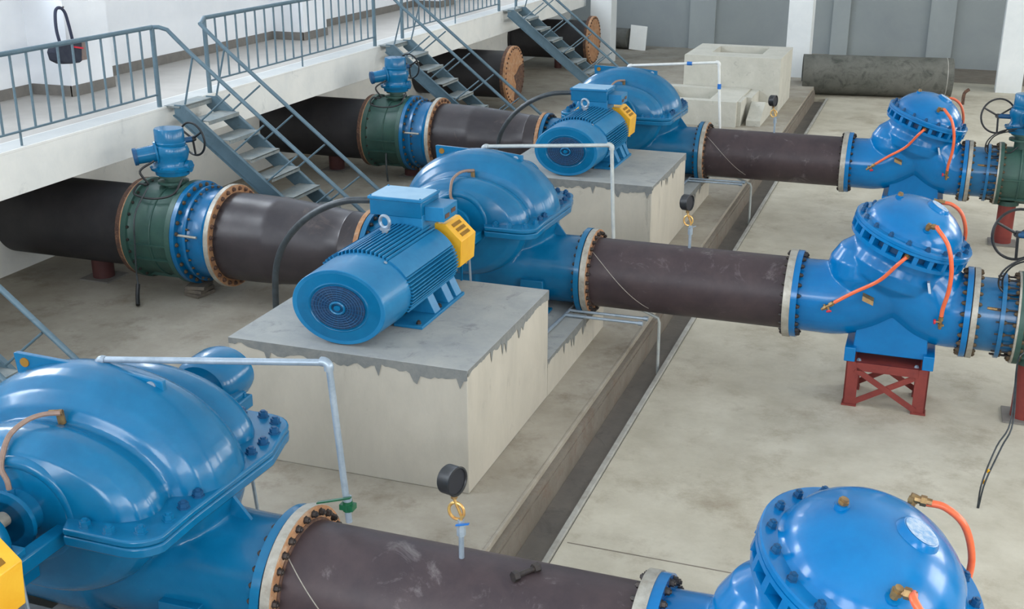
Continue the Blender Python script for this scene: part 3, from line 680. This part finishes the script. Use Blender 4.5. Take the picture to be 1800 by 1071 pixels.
part('bonnet_flange', lobj([(-.075, .80), (-.075, .985), (-.068, 1.0), (-.041, 1.0), (-.039, .99), (-.036, .99), (-.034, 1.0), (-.008, 1.0), (0, .985), (0, .78)]), b2, t); bfl = [o for o in COL.objects if o.parent == t and o.name.startswith('bonnet_flange')][-1]
part('bonnet_dome', lobj([(-.02, .84), (.0, .84), (.02, .81), (.035, .80), (.06, .79), (.105, .755), (.165, .67), (.22, .56), (.268, .42), (.298, .27), (.312, .12), (.315, 0)], 72), b2, t)
for i in range(24):
    a = 2*PI*(i+.5)/24; p = CO+cu*(LA*.92*math.cos(a))+cv*(LB*.92*math.sin(a)); rd = (cu*(math.cos(a)/LA)+cv*(math.sin(a)/LB)).normalized()
    b = MB().obox(p-cn*.112, rd*.042, rd.cross(cn)*.024, cn*.042); part('spacer_rib', b, b2, t)
ring_bolts(bfl, CO, cn, 1, 18, .024, .04, M['blue_dark'], u=cu, su=LA*.90, sv=LB*.90, ph=.3)
def dome(u_, v_, t_): return CO+cu*u_+cv*v_+cn*t_
dn = (cn+cu*.22).normalized()
b = MB().lathe(dome(.11, -.06, .275), dn, [(0, .125), (.03, .115), (.05, .10), (.052, 0)], 32); cbo = part('cap_boss', b, b2, t)
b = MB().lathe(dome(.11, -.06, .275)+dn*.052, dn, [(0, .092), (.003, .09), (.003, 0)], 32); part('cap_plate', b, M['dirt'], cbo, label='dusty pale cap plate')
def fitting(p, d, m=M['brass'], l=.07):
    p, d = V(p), V(d).normalized(); b = MB().cyl(p, p+d*l, .022, n=8); b.cyl(p+d*l*.35, p+d*l*.7, .03, n=6); part('hose_fitting', b, m, t)
b = MB().cyl(dome(-.26, -.04, .20), dome(-.27, -.04, .275), .04, n=12); part('plug_boss', b, b2, t); fitting(dome(-.27, -.04, .27), cn, M['brass'], .04)
fa = dome(.10, .40, .20); b = MB().cyl(dome(.08, .38, .12), fa, .04, n=12); part('hose_boss', b, b2, t); fitting(fa, cn+cv*.3); fitting(fa+cn*.05, cu+cn*.2, l=.09)
b = MB().tube([fa+cn*.055+cu*.06, fa+cn*.075+cu*.16, fa+cn*.02+cu*.29, fa-cn*.14+cu*.40, fa-cn*.34+cu*.45], .020, 10, 6); part('orange_hose', b, M['orange'], t, label='orange hose behind the dome')
fbp = dome(.07, -.47, .16); b = MB().cyl(dome(.06, -.44, .10), fbp, .042, n=12); part('hose_boss', b, b2, t); fitting(fbp, cn-cv*.2); fitting(fbp+cn*.04, cu+cn*.3-cv*.2, l=.09)
b = MB().tube([fbp+cn*.06+cu*.07, V((4.03, -.55, 1.80)), V((4.14, -.60, 1.66)), V((4.195, -.62, 1.45)), V((4.20, -.58, 1.22)), V((4.17, -.50, 1.0)), V((4.165, -.46, .90))], .021, 10, 6); part('orange_hose', b, M['orange'], t, label='orange hose in front of the dome')
def cock(p, d, hd):
    p, d, hd = V(p), V(d).normalized(), V(hd).normalized()
    b = MB().cyl(p, p+d*.17, .016, n=8); b.cyl(p+d*.03, p+d*.07, .026, n=6); b.cyl(p+d*.11, p+d*.14, .024, n=6); b.cyl(p+d*.09, p+d*.09+hd*.05, .012, n=8); b.cyl(p+d*.13, p+d*.13-hd*.035, .012, n=8); ck = part('brass_cock', b, M['brass'], t)
    b = MB().cyl(p+d*.09+hd*.05, p+d*.09+hd*.065, .026, n=12); part('red_handle', b, M['red'], ck)
cock((4.165, -.46, .92), (0, .2, -1), (-1, -.2, .0))
fc = dome(-.01, -.64, -.11); fitting(fc+V((0, .03, 0)), V((0, -1, -.1)), l=.06)
b = MB().tube([fc-cv*.03, fc+V((-.08, -.04, -.09)), V((3.55, -.56, 1.23)), V((3.32, -.50, 1.06)), V((3.14, -.46, .92))], .019, 10, 6); part('orange_hose', b, M['orange'], t, label='straight orange hose down the front')
cock((3.15, -.455, .925), (-.75, .12, -.6), (.25, -.5, -.85))
part('name_plate', MB().obox((3.46, -.44, .985), (.055, 0, -.022), (0, .03, .01), (0, .01, .02)), M['brass'], t)
part('leveling_tab', MB().obox((4.02, -.44, 1.18), (.012, -.01, -.05), (.012, 0, 0), (0, .05, 0)), M['galv'], t)
# pedestal under the valve
b = MB()
b.loft([[V((3.72+i*hx, j*hy, z)) for i, j in ((-1, -1), (1, -1), (1, 1), (-1, 1))] for z, hx, hy in ((.33, .37, .25), (.58, .35, .235), (.86, .24, .225))]); part('pedestal', b, b2, t, bevel=.01)
for i in (-1, 1):
    b = MB().box(3.72+i*.385-.055, 3.72+i*.385+.055, -.32, .32, .245, .40); part('pedestal_foot', b, b2, t, bevel=.008)
row.append((t, {0: 'bright blue check valve with domed bonnet and orange hoses, standing on the red cross-braced frame', 1: 'bright blue domed check valve with orange hoses in the farthest row', -1: 'large bright blue domed check valve at the bottom right corner'}))

# --- red frame
t = thing('valve_stand', (3.72, 0, ZR), '', 'frame')
zt = .245; xs = (3.33, 3.42, 4.02, 4.11)
for x in (3.375, 4.065):
    for y in (-.26, .20):
        b = MB(); s = 1 if x < 3.7 else -1
        b.box(x-.065, x+.065, y-.05, y-.035, ZR+.02, zt); b.box(x-.065, x-.05, y-.05, y+.05, ZR+.02, zt) if s > 0 else b.box(x+.05, x+.065, y-.05, y+.05, ZR+.02, zt); part('leg', b, M['redox'], t)
        part('base_plate', MB().box(x-.075, x+.075, y-.065, y+.06, ZR, ZR+.02), M['redox'], t)
for y in (-.31, .25):
    part('top_beam', MB().box(3.42, 4.02, y-.01, y+.01, zt-.09, zt), M['redox'], t)
    part('cross_brace', MB().bar((3.41, y-.004, zt-.08), (4.03, y-.004, ZR+.04), .012, .06, (0, 1, 0)), M['redox'], t)
    part('cross_brace', MB().bar((4.03, y+.01, zt-.08), (3.41, y+.01, ZR+.04), .012, .06, (0, 1, 0)), M['redox'], t)
part('top_plate', MB().box(3.40, 4.04, -.31, .25, zt-.012, zt), M['redox'], t)
for x in (3.43, 4.0): put_bolt(t, (x, -.25, zt), (0, 0, 1), .022, .02, M['galv'])
row.append((t, {0: 'red-brown steel stand with crossed braces under the middle check valve', 1: 'red-brown stand hidden under the farthest check valve', -1: 'red-brown stand under the nearest check valve'}))

# --- right expansion joint
t = thing('expansion_joint', (4.65, 0, ZC-.46), '', 'pipe joint'); bj = M['blue_joint']
part('seal_gasket', disc(4.43, 4.441, .455, ZC, .3), M['gasket'], t)
part('flange', disc(4.441, 4.495, .462, ZC, .3), M['steel'], t, label='pale steel flange')
part('sleeve', disc(4.495, 4.86, .372, ZC, .3), bj, t); part('clamp_ring', disc(4.705, 4.745, .430, ZC, .3), bj, t)
ring_bolts(t, (4.495, 0, ZC), X, .425, 24, .020, .03, M['bolt_rust'])
b0 = None
for i in range(20):
    a = 2*PI*(i+.5)/20; p = V((4.67, .40*math.cos(a), ZC+.40*math.sin(a)))
    part('tie_rod', MB().cyl(p, p+X*.20, .009, n=6), M['bolt'], t); put_bolt(t, p+X*.075, X, .019, .025, M['bolt_rust'], 'nut')
b = MB().cyl((4.58, -.32, ZC+.17), (4.74, -.34, ZC+.17), .016, n=8); part('limit_rod', b, M['brass'], t)
row.append((t, {0: 'short blue expansion joint right of the middle check valve', 1: 'short blue expansion joint right of the farthest check valve', -1: 'short blue expansion joint of the nearest row, beyond the lower right corner'}))

# --- actuator builder (electric gearbox on a butterfly valve)
def actuator(t, c, z0, side):
    """c = (x,y) of the stem, z0 = top of valve body; side -1: wheel behind right (left valves), +1: wheel to the left (right valves)"""
    x, y = c; ba = M['blue']
    b = MB().cyl((x, y, z0-.12), (x, y, z0+.10), .11, n=24); b.cyl((x, y, z0+.02), (x, y, z0+.05), .19, n=24); b.cyl((x, y, z0+.10), (x, y, z0+.13), .17, n=24); part('yoke', b, M['green'], t)
    b = MB().lathe((x, y, z0+.13), (0, 0, 1), [(0, .19), (.06, .20), (.065, .24), (.10, .25), (.115, .20), (.17, .18), (.24, .20), (.30, .21), (.36, .19), (.38, .15)], 32, u=X, su=1.12); ab = part('gear_case', b, ba, t)
    b = MB().lathe((x-.0, y, z0+.50), (0, 0, 1), [(0, .17), (.03, .175), (.04, .165), (.19, .165), (.205, .155), (.21, .0)], 32, u=X, su=1.15); part('motor_drum', b, ba, t)
    d = V((-.74, -.66, -.12)).normalized() if side < 0 else V((.25, -.95, -.08)).normalized()
    p = V((x, y, z0+(.43 if side < 0 else .36))); b = MB().lathe(p, d, [(0, .12), (.16, .12), (.165, .145), (.19, .145), (.195, .105), (.42, .095), (.43, .085), (.44, 0)], 28); cc = part('control_cylinder', b, ba, t)
    b = MB().lathe(p+d*.405, d, [(0, .108), (.04, .108), (.045, .10), (.047, 0)], 28); part('end_cover', b, M['blue_dark'], cc)
    d2 = V((.95, .1, .0)); q = V((x, y, z0+.30)); b = MB().cyl(q-V((0, 0, .06)), q-V((0, 0, .06))+d2*.24, .06, n=20); b.cyl(q-V((0, 0, .06))+d2*.22, q-V((0, 0, .06))+d2*.27, .075, n=20); part('side_cover', b, ba, t)
    for i in range(8):
        a = 2*PI*i/8; put_bolt(t, (x+.235*1.1*math.cos(a), y+.235*math.sin(a), z0+.23), (0, 0, 1), .014, .018, ba)
    if side < 0: wc = V((x+.13, y+.30, z0+.52)); wn = V((.25, 1, .1)); R = .21
    else: wc = V((x-.38, y-.0, z0+.36)); wn = V((-.35, 1, -.1)); R = .25
    b = MB().ring(wc, wn, R, .014, 40, 8); b0 = part('hand_wheel', b, M['black'], t)
    a_, u_, v_ = perp(wn); b = MB()
    for i in range(3):
        an = 2*PI*i/3+.5; b.cyl(wc, wc+(u_*math.cos(an)+v_*math.sin(an))*R, .014, n=8)
    b.cyl(wc-a_*.03, wc+a_*.03, .035, n=12); part('wheel_spoke', b, M['black'], b0)
    hub = V((x, y, wc.z)); part('wheel_shaft', MB().cyl(wc, hub, .035, n=10), M['blue_dark'], t)
# --- right butterfly valve
t = thing('butterfly_valve', (5.17, 0, ZC-.46), '', 'valve'); gr = M['green']
part('flange_face', disc(4.855, 4.875, .466, ZC, .3), M['steel'], t); part('body_flange', disc(4.875, 4.925, .466, ZC, .3), gr, t); part('body_flange', disc(5.41, 5.465, .466, ZC, .3), gr, t)
part('valve_body', disc(4.92, 5.42, .405, ZC, .3), gr, t)
b = MB().ring((5.17, 0, ZC), X, .405, .016, 56, 8); part('body_rib', b, gr, t)
for a in (-50, -90, -130, 0, 180):
    p = V((5.17, .425*math.cos(math.radians(a)), ZC+.425*math.sin(math.radians(a)))); rd = V((0, p.y, p.z-ZC)).normalized(); part('web_rib', MB().obox(p-rd*.01, X*.24, rd*.022, rd.cross(X)*.008), gr, t)
ring_bolts(t, (4.925, 0, ZC), X, .43, 24, .020, .03, M['bolt_rust']); ring_bolts(t, (4.855, 0, ZC), -X, .43, 24, .020, .03, M['bolt_rust'], ph=.5)
actuator(t, (5.16, 0), 1.31, 1)
b = MB(); c0 = V((4.95, -.02, 1.30))
b.tube([(5.15, -.2, 1.55), (4.85, -.25, 1.5), (4.68, -.25, 1.36), (4.66, -.25, 1.20), (4.78, -.25, 1.12), (4.98, -.2, 1.16), (5.1, -.2, 1.27)], .010, 6, 6); b.tube([(5.15, -.18, 1.53), (4.82, -.22, 1.45), (4.70, -.22, 1.32), (4.70, -.22, 1.18), (4.80, -.22, 1.09), (5.0, -.2, 1.18)], .009, 6, 6)
part('control_cable', b, M['black'], t)
row.append((t, {0: 'green butterfly valve with blue actuator and handwheel cut by the right edge, middle row', 1: 'green butterfly valve with blue actuator and black handwheel at the upper right', -1: 'green butterfly valve of the nearest row, beyond the right edge'}))
# support and downstream pipe
t = thing('pipe_support', (5.08, -.02, ZR), '', 'support')
part('support_tube', MB().cyl((5.08, -.02, ZR+.02), (5.08, -.02, .42), .125, n=28), M['redox'], t); part('base_plate', MB().box(4.88, 5.28, -.22, .18, ZR, ZR+.02), M['skirt'], t, bevel=.003); part('saddle', MB().cyl((5.08, -.02, .36), (5.08, -.02, .43), .16, n=28), M['green'], t)
row.append((t, {0: 'red-brown tubular support under the valve at the right edge, middle row', 1: 'red-brown tubular support under the green valve at the upper right', -1: 'tubular support of the nearest row beyond the right edge'}))
t = thing('outlet_pipe', (8.7, 0, ZC-.38), '', 'pipe')
part('pipe_shell', MB().cyl((5.53, 0, ZC), (12.0, 0, ZC), .383, n=56), M['pipe'], t); part('flange', disc(5.465, 5.535, .468, ZC, .3), M['rust'], t)
row.append((t, {0: 'dark outlet pipe beyond the right edge, middle row', 1: 'dark outlet pipe with rusted flange beyond the green valve, upper right', -1: 'dark outlet pipe beyond the right edge, nearest row'}))

# --- suction side: reducer pipe
t = thing('suction_pipe', (-3.2, 0, .23), '', 'pipe')
b = MB().lathe((-4.12, 0, ZS), X, [(0, .545), (.35, .543), (.60, .535), (.64, .54), (.68, .532), (1.0, .507), (1.4, .468), (1.60, .448), (1.62, .454), (1.64, .446), (1.84, .435)], 72); part('reducer_shell', b, M['pipe2'], t)
part('flange_edge', disc(-4.19, -4.13, .642, ZS, .4, 72), M['steel'], t); part('flange', disc(-4.14, -4.12, .636, ZS, .5, 72), M['rust'], t, label='large rusted orange flange')
part('flange', disc(-2.285, -2.228, .50, ZS, .3), M['rust'], t); part('seal_gasket', disc(-2.228, -2.215, .49, ZS, .3), M['gasket'], t)
ring_bolts(t, (-4.12, 0, ZS), X, .592, 28, .024, .03, M['rust_dk']); ring_bolts(t, (-2.285, 0, ZS), -X, .455, 24, .020, .03, M['bolt'])
row.append((t, {0: 'dark tapering suction pipe with a large rusted flange, left of the middle motor', 1: 'dark suction pipe with a rusted flange, left of the farthest motor', -1: 'dark suction pipe of the nearest row beyond the left edge'}))
# --- left expansion joint
t = thing('expansion_joint', (-4.4, 0, .12), '', 'pipe joint')
part('seal_gasket', disc(-4.20, -4.19, .63, ZS, .4, 72), M['gasket'], t)
b = MB().lathe((-4.66, 0, ZS), X, [(0, .648), (.06, .648), (.065, .63), (.065, .57), (.15, .565), (.15, .60), (.185, .605), (.19, .60), (.19, .56), (.22, .545), (.38, .555), (.43, .61), (.46, .625)], 72); part('joint_body', b, bj, t)
ring_bolts(t, (-4.60, 0, ZS), X, .605, 28, .024, .03, M['bolt_rust']); ring_bolts(t, (-4.472, 0, ZS), X, .582, 28, .014, .03, M['bolt_rust'], ph=.5)
part('limit_rod', MB().cyl((-4.60, -.58, ZS+.12), (-4.30, -.60, ZS+.12), .016, n=8), M['steel'], t)
row.append((t, {0: 'blue bolted expansion joint between the green valve and the large rusted flange, left middle', 1: 'blue bolted expansion joint beside the green valve of the farthest row', -1: 'blue expansion joint of the nearest row beyond the left edge'}))
# --- left butterfly valve
t = thing('butterfly_valve', (-5.02, 0, .12), '', 'valve')
b = MB().lathe((-5.38, 0, ZS), X, [(0, .635), (.075, .635), (.08, .60), (.12, .575), (.60, .575), (.64, .60), (.645, .648), (.715, .648)], 72); part('valve_body', b, gr, t)
part('flange_edge', disc(-5.40, -5.38, .63, ZS, .4, 72), M['rust'], t)
part('body_rib', MB().ring((-5.0, 0, ZS), X, .575, .014, 64, 8), gr, t)
for a in (185, 205, 250, 270, 290):
    p = V((-5.02, .59*math.cos(math.radians(a)), ZS+.59*math.sin(math.radians(a)))); rd = V((0, p.y, p.z-ZS)).normalized(); part('web_rib', MB().obox(p, X*.28, rd*.02, rd.cross(X)*.008), gr, t)
ring_bolts(t, (-5.302, 0, ZS), X, .607, 24, .018, .02, M['bolt'])
actuator(t, (-4.98, 0), 1.36, -1)
b = MB().tube([(-5.05, -.25, 1.70), (-5.20, -.35, 1.58), (-5.12, -.32, 1.42), (-5.28, -.3, 1.40), (-5.28, -.40, 1.30), (-5.0, -.42, 1.27), (-4.75, -.35, 1.33), (-4.70, -.2, 1.5)], .014, 8, 6); part('control_cable', b, M['black'], t)
row.append((t, {0: 'green butterfly valve with blue electric actuator on the left, in front of the gallery', 1: 'green butterfly valve with blue actuator just below the second flight of stairs', -1: 'green butterfly valve of the nearest row beyond the left edge'}))
# --- header pipe under the gallery + supports
t = thing('inlet_pipe', (-6.7, 0, .25), '', 'pipe')
part('pipe_shell', MB().cyl((-7.44, 0, ZS), (-5.45, 0, ZS), .525, n=72), M['pipe_black'], t); part('flange', disc(-5.465, -5.40, .625, ZS, .4, 72), M['rust_dk'], t)
row.append((t, {0: 'large black pipe emerging from under the gallery at the left', 1: 'large black pipe under the gallery behind the first flight of stairs', -1: 'large black pipe of the nearest row beyond the left edge'}))
t = thing('pipe_support', (-6.2, -.02, 0), '', 'support')
part('support_tube', MB().cyl((-6.2, -.02, .02), (-6.2, -.02, .28), .14, n=24), M['redox_dk'], t); part('base_plate', MB().box(-6.42, -5.98, -.24, .20, 0, .02), M['skirt'], t)
row.append((t, {0: 'dark red support tube under the large black pipe at the left', 1: 'dark red support tube seen through the stair, under the black pipe', -1: 'dark red support tube of the nearest row beyond the left edge'}))
t = thing('pipe_support', (-4.72, 0, 0), '', 'support')
part('support_tube', MB().cyl((-4.72, 0, .02), (-4.72, 0, .2), .13, n=24), M['redox_dk'], t); part('base_plate', MB().box(-4.9, -4.54, -.18, .18, 0, .02), M['skirt'], t)
row.append((t, {1: 'dark red support under the blue expansion joint of the farthest row'}))

# ------------------------------------------------------------------ copy the row
bpy.context.view_layer.update()
drop_left = {'inlet_pipe', 'suction_pipe', 'steel'}
for t, labs in row:
    for k in (-1, 1):
        if k in labs:
            if k == -1 and 'beyond the' in labs[k] and t.name.split('.')[0] in ('suction_pipe', 'expansion_joint', 'butterfly_valve', 'inlet_pipe', 'pipe_support', 'outlet_pipe') : continue
            if k == -1 and t.name.split('.')[0] == 'electric_motor': pass
            c = dup(t, (0, k*D, 0), labs[k]); nm = t.name.split('.')[0]
            if k == -1 and nm == 'split_case_pump': c.location.x = .44-(.44-PX)*1.08; c.scale = (1.08, 1, .975)
            if k == -1 and nm == 'coupling_guard': c.location.y += .20
    if 0 in labs: t['label'] = labs[0]
    else:
        for o in [o for o in COL.objects if o.parent == t]: bpy.data.objects.remove(o)
        bpy.data.objects.remove(t)

# timber blocks under the middle joint
t = thing('timber_stack', (-4.62, 0, 0), 'small stack of timber blocks under the blue joint of the middle row', 'blocks')
for i in range(3): part('timber_block', MB().obox((-4.62, -.18, .025+.05*i), V((.12, .03*(i-1), 0)), V((-.03*(i-1), .15, 0)), (0, 0, .022)), M['wood'], t, bevel=.003)

# hanging valve cable left
t = thing('hanging_cable', (-4.9, -.66, .1), 'thin black cable hanging down the green valve to the floor, frayed at its end', 'cable')
part('cord', MB().tube([(-5.13, -.32, 1.38), (-5.15, -.60, 1.1), (-5.155, -.66, .7), (-5.16, -.68, .38), (-5.14, -.70, .22)], .011, 8, 5), M['cable'], t)
part('connector', MB().tube([(-5.14, -.70, .24), (-5.12, -.76, .12), (-5.05, -.86, .03)], .026, 8, 3), M['black'], t)
t = solo('hanging_cable', MB().tube([(-4.95, D-.55, .5), (-4.93, D-.60, .3), (-4.9, D-.62, .02)], .016, 8, 4), M['cable'], 'short black cable hanging below the green valve in the farthest row', 'cable')

# blanked pipes of the unfinished rows (with rust-faced blind flange)
def blanked(y, x0, x1, z, label, far):
    t = thing('blanked_pipe', ((x0+x1)/2, y, z-.55), label, 'pipe')
    part('pipe_shell', MB().cyl((x0, y, z), (x1-.06, y, z), .525, n=56), M['pipe_black'], t)
    part('flange', disc(x1-.13, x1-.06, .65, z, .4, 64, y), M['rust_dk'], t); part('blind_plate', disc(x1-.055, x1, .65, z, 0, 64, y), M['rust'], t, label='rust-orange blind plate')
    if not far:
        P = [(.02+.08*math.sin(5*i), -.63+.62*i/6) for i in range(7)]; Q = [(.64*math.cos(a), .64*math.sin(a)) for a in [math.radians(18-106*i/12) for i in range(13)]]
        part('dark_patch', MB().prism(P+[(.1, .02), (.3, .16)]+Q[0:], (x1+.001, y, z), (0, 1, 0), (0, 0, 1), (.003, 0, 0)), M['rust_dk'], t, label='dark brown lower side')  # darker brown patch over the lower side of the blind plate
    ring_bolts(t, (x1, y, z), X, .60, 32, .022, .02, M['rust_dk'])
    if far:
        part('flange', disc(x0-.06, x0, .62, z, 0, 64, y), M['pipe_black'], t)
    s = thing('pipe_support', (x0+1.4, y, 0), 'red-brown post under the '+('farther' if far else 'nearer')+' pipe with a rust-faced blind flange', 'support')
    xs = (x0+x1)/2+.1
    s.location.x = xs; part('support_tube', MB().cyl((xs, y, .0), (xs, y, z-.5), .10, n=20), M['redox_dk'], s)
blanked(2*D, -7.44, -5.12, .80, 'black pipe closed by a rusty blind flange with a dark lower side, behind the second flight of stairs', False)
blanked(3*D, -7.40, -5.13, .80, 'black pipe closed by a rusty round blind flange beside the white end pillar', True)

# ------------------------------------------------------------------ unfinished plinths, row four
t = thing('hollow_plinth', (-.5, 15.8, 0), 'tall hollow concrete block with a rectangular opening in its top', 'plinth')
b = MB(); x0, x1, y0, y1, h = -1.6, .57, 14.83, 16.95, 1.206; ox0, ox1, oy0, oy1 = -1.09, .06, 15.5, 16.6
b.box(x0, x1, y0, oy0, 0, h); b.box(x0, x1, oy1, y1, 0, h); b.box(x0, ox0, oy0, oy1, 0, h); b.box(ox1, x1, oy0, oy1, 0, h); b.box(ox0, ox1, oy0, oy1, 0, .75); part('block_shell', b, M['rawconc'], t)
t = thing('pump_pit_plinth', (-.9, 13.8, 0), 'lower stepped concrete block with an open pit, in front of the tall hollow block', 'plinth')
b = MB(); h = .53
b.box(-2.1, -.05, 12.86, 13.12, 0, h); b.box(-2.1, -.05, 14.50, 14.82, 0, h); b.box(-2.1, -1.75, 13.12, 14.5, 0, h); b.box(-.66, -.05, 13.12, 14.5, 0, h); b.box(-1.75, -.66, 13.12, 14.5, 0, .2)
part('pit_wall', b, M['rawconc'], t)
b = MB(); b.box(-.05, .14, 13.75, 14.82, 0, .5); b.box(-.05, .03, 13.0, 13.75, 0, .52); part('side_step', b, M['rawconc'], t)
b = MB(); b.prism([(13.1, 0), (14.82, 0), (14.82, .2), (13.75, .42), (13.1, .12)], (.14, 0, 0), (0, 1, 0), (0, 0, 1), (.3, 0, 0)); part('sloping_step', b, M['rawconc'], t)
# concrete pipe lying across the trench
t = thing('spare_pipe', (2.4, 19.55, ZR), 'long dull grey pipe lying on the floor near the back wall', 'pipe')
r = .50; a = V((.60, 19.25, ZR+r)); c = V((4.22, 19.75, ZR+r)); ax = (c-a).normalized()
b = MB().lathe(a, ax, [(0, r*.90), (0, r), ((c-a).length, r), ((c-a).length, r*.90), (0.0, r*.90)], 64, cap=False); part('pipe_shell', b, M['concpipe'], t)
part('socket_ring', MB().lathe(c-ax*.16, ax, [(0, r*1.004), (.012, r*1.006), (.02, r*1.004)], 64, cap=False), M['lip'], t)

# far corner clutter
t = thing('leaning_board', (-5.0, 24.3, 0), 'pale board leaning on dark drums beside the back wall', 'board')
part('board', MB().obox((-4.95, 24.1, .36), (.26, 0, -.02), (0, .1, .36), (0, .02, -.01)), M['fascia'], t)
solo('dark_drum', MB().cyl((-5.8, 24.3, .32), (-5.25, 24.2, .32), .31, n=24), M['concpipe'], 'dull grey drum lying in the far left corner behind the leaning board', 'drum')
solo('valve_stub', MB().tube([(4.55, 18.9, ZR), (4.56, 18.9, .02), (4.66, 18.95, .12)], .04, 8, 3), M['rust_dk'], 'short rusty pipe stub sticking up from the floor in front of the far column', 'pipe stub')
# loose bolt on the nearest pipe
t = thing('loose_bolt', (1.99, -D-.05, ZC+.383), 'black hexagon bolt lying loose on top of the nearest dark pipe', 'bolt')
p = V((1.93, -D-.09, ZC+.40)); d = V((.55, .80, 0)).normalized()
part('shank', MB().cyl(p, p+d*.13, .017, n=10), M['bolt'], t); part('hex_head', MB().cyl(p-d*.035, p, .032, n=6), M['bolt'], t); part('hex_nut', MB().cyl(p+d*.11, p+d*.15, .03, n=6), M['bolt'], t)
# wires standing on the floor at the right edge
t = thing('wire_loop', (4.58, -2.9, ZR), 'pair of thin taped wires rising from the floor at the right edge', 'wire')
for i, dx in enumerate((0, .04)):
    part('wire', MB().tube([(4.62+dx*.2, -2.15, ZR), (4.63+dx*.6, -2.12, .0), (4.72+dx, -1.9, .25), (4.82+dx*.5, -1.7, .42), (4.9, -.6, .55), (4.96, -.44, .62)], .008, 6, 5), M['cable'], t)
for z, x, y in ((-.03, 4.64, -2.1), (.06, 4.67, -2.06)): part('tape_wrap', MB().cyl((x, y, z), (x+.005, y, z+.03), .014, n=8), M['yellow'], t)

# bag hanging on the gallery wall
t = thing('shoulder_bag', (-7.5, 1.25, 2.6), 'dark shoulder bag hanging by its strap from the white wall pier on the gallery', 'bag')
b = MB(); rings = []
for xx, s in ((-.10, .86), (-.07, 1), (.05, 1), (.09, .88)):
    pts = [(-.36, .05), (-.30, .16), (-.1, .17), (.15, .17), (.30, .13), (.36, .0), (.30, -.12), (.16, -.18), (-.02, -.17), (-.2, -.15), (-.33, -.08)]
    rings.append([V((-7.40+xx, 1.25+p*s*.92, 2.71+q*s*.85)) for p, q in pts])
b.loft(rings); part('bag_body', b, M['blackbag'], t, bevel=.01)
part('side_panel', MB().obox((-7.315, 1.48, 2.71), (.012, 0, 0), (0, .06, 0), (0, .02, .12)), M['bagside'], t)
part('red_trim', MB().obox((-7.305, 1.36, 2.77), (.008, 0, 0), (0, .09, -.02), (0, 0, .012)), M['red'], t)
b = MB(); b.tube([(-7.40, 1.12, 2.82), (-7.42, 1.10, 3.05), (-7.44, 1.15, 3.27), (-7.44, 1.24, 3.31), (-7.43, 1.32, 3.24), (-7.42, 1.36, 3.05), (-7.40, 1.38, 2.82)], .022, 6, 6); part('strap', b, M['bagstrap'], t)
part('hook', MB().cyl((-7.52, 1.41, 3.30), (-7.43, 1.24, 3.30), .012, n=8), M['bolt'], t)
# thin conduit along the wall
solo('wall_conduit', MB().tube([(-8.18, -4, 3.42), (-8.18, 1.36, 3.42), (-7.50, 1.36, 3.43), (-7.50, 2.33, 3.43), (-8.18, 2.33, 3.44), (-8.18, 7.9, 3.44)], .012, 6), M['kerb'], 'thin pale conduit running along the white gallery wall above the bag', 'conduit')
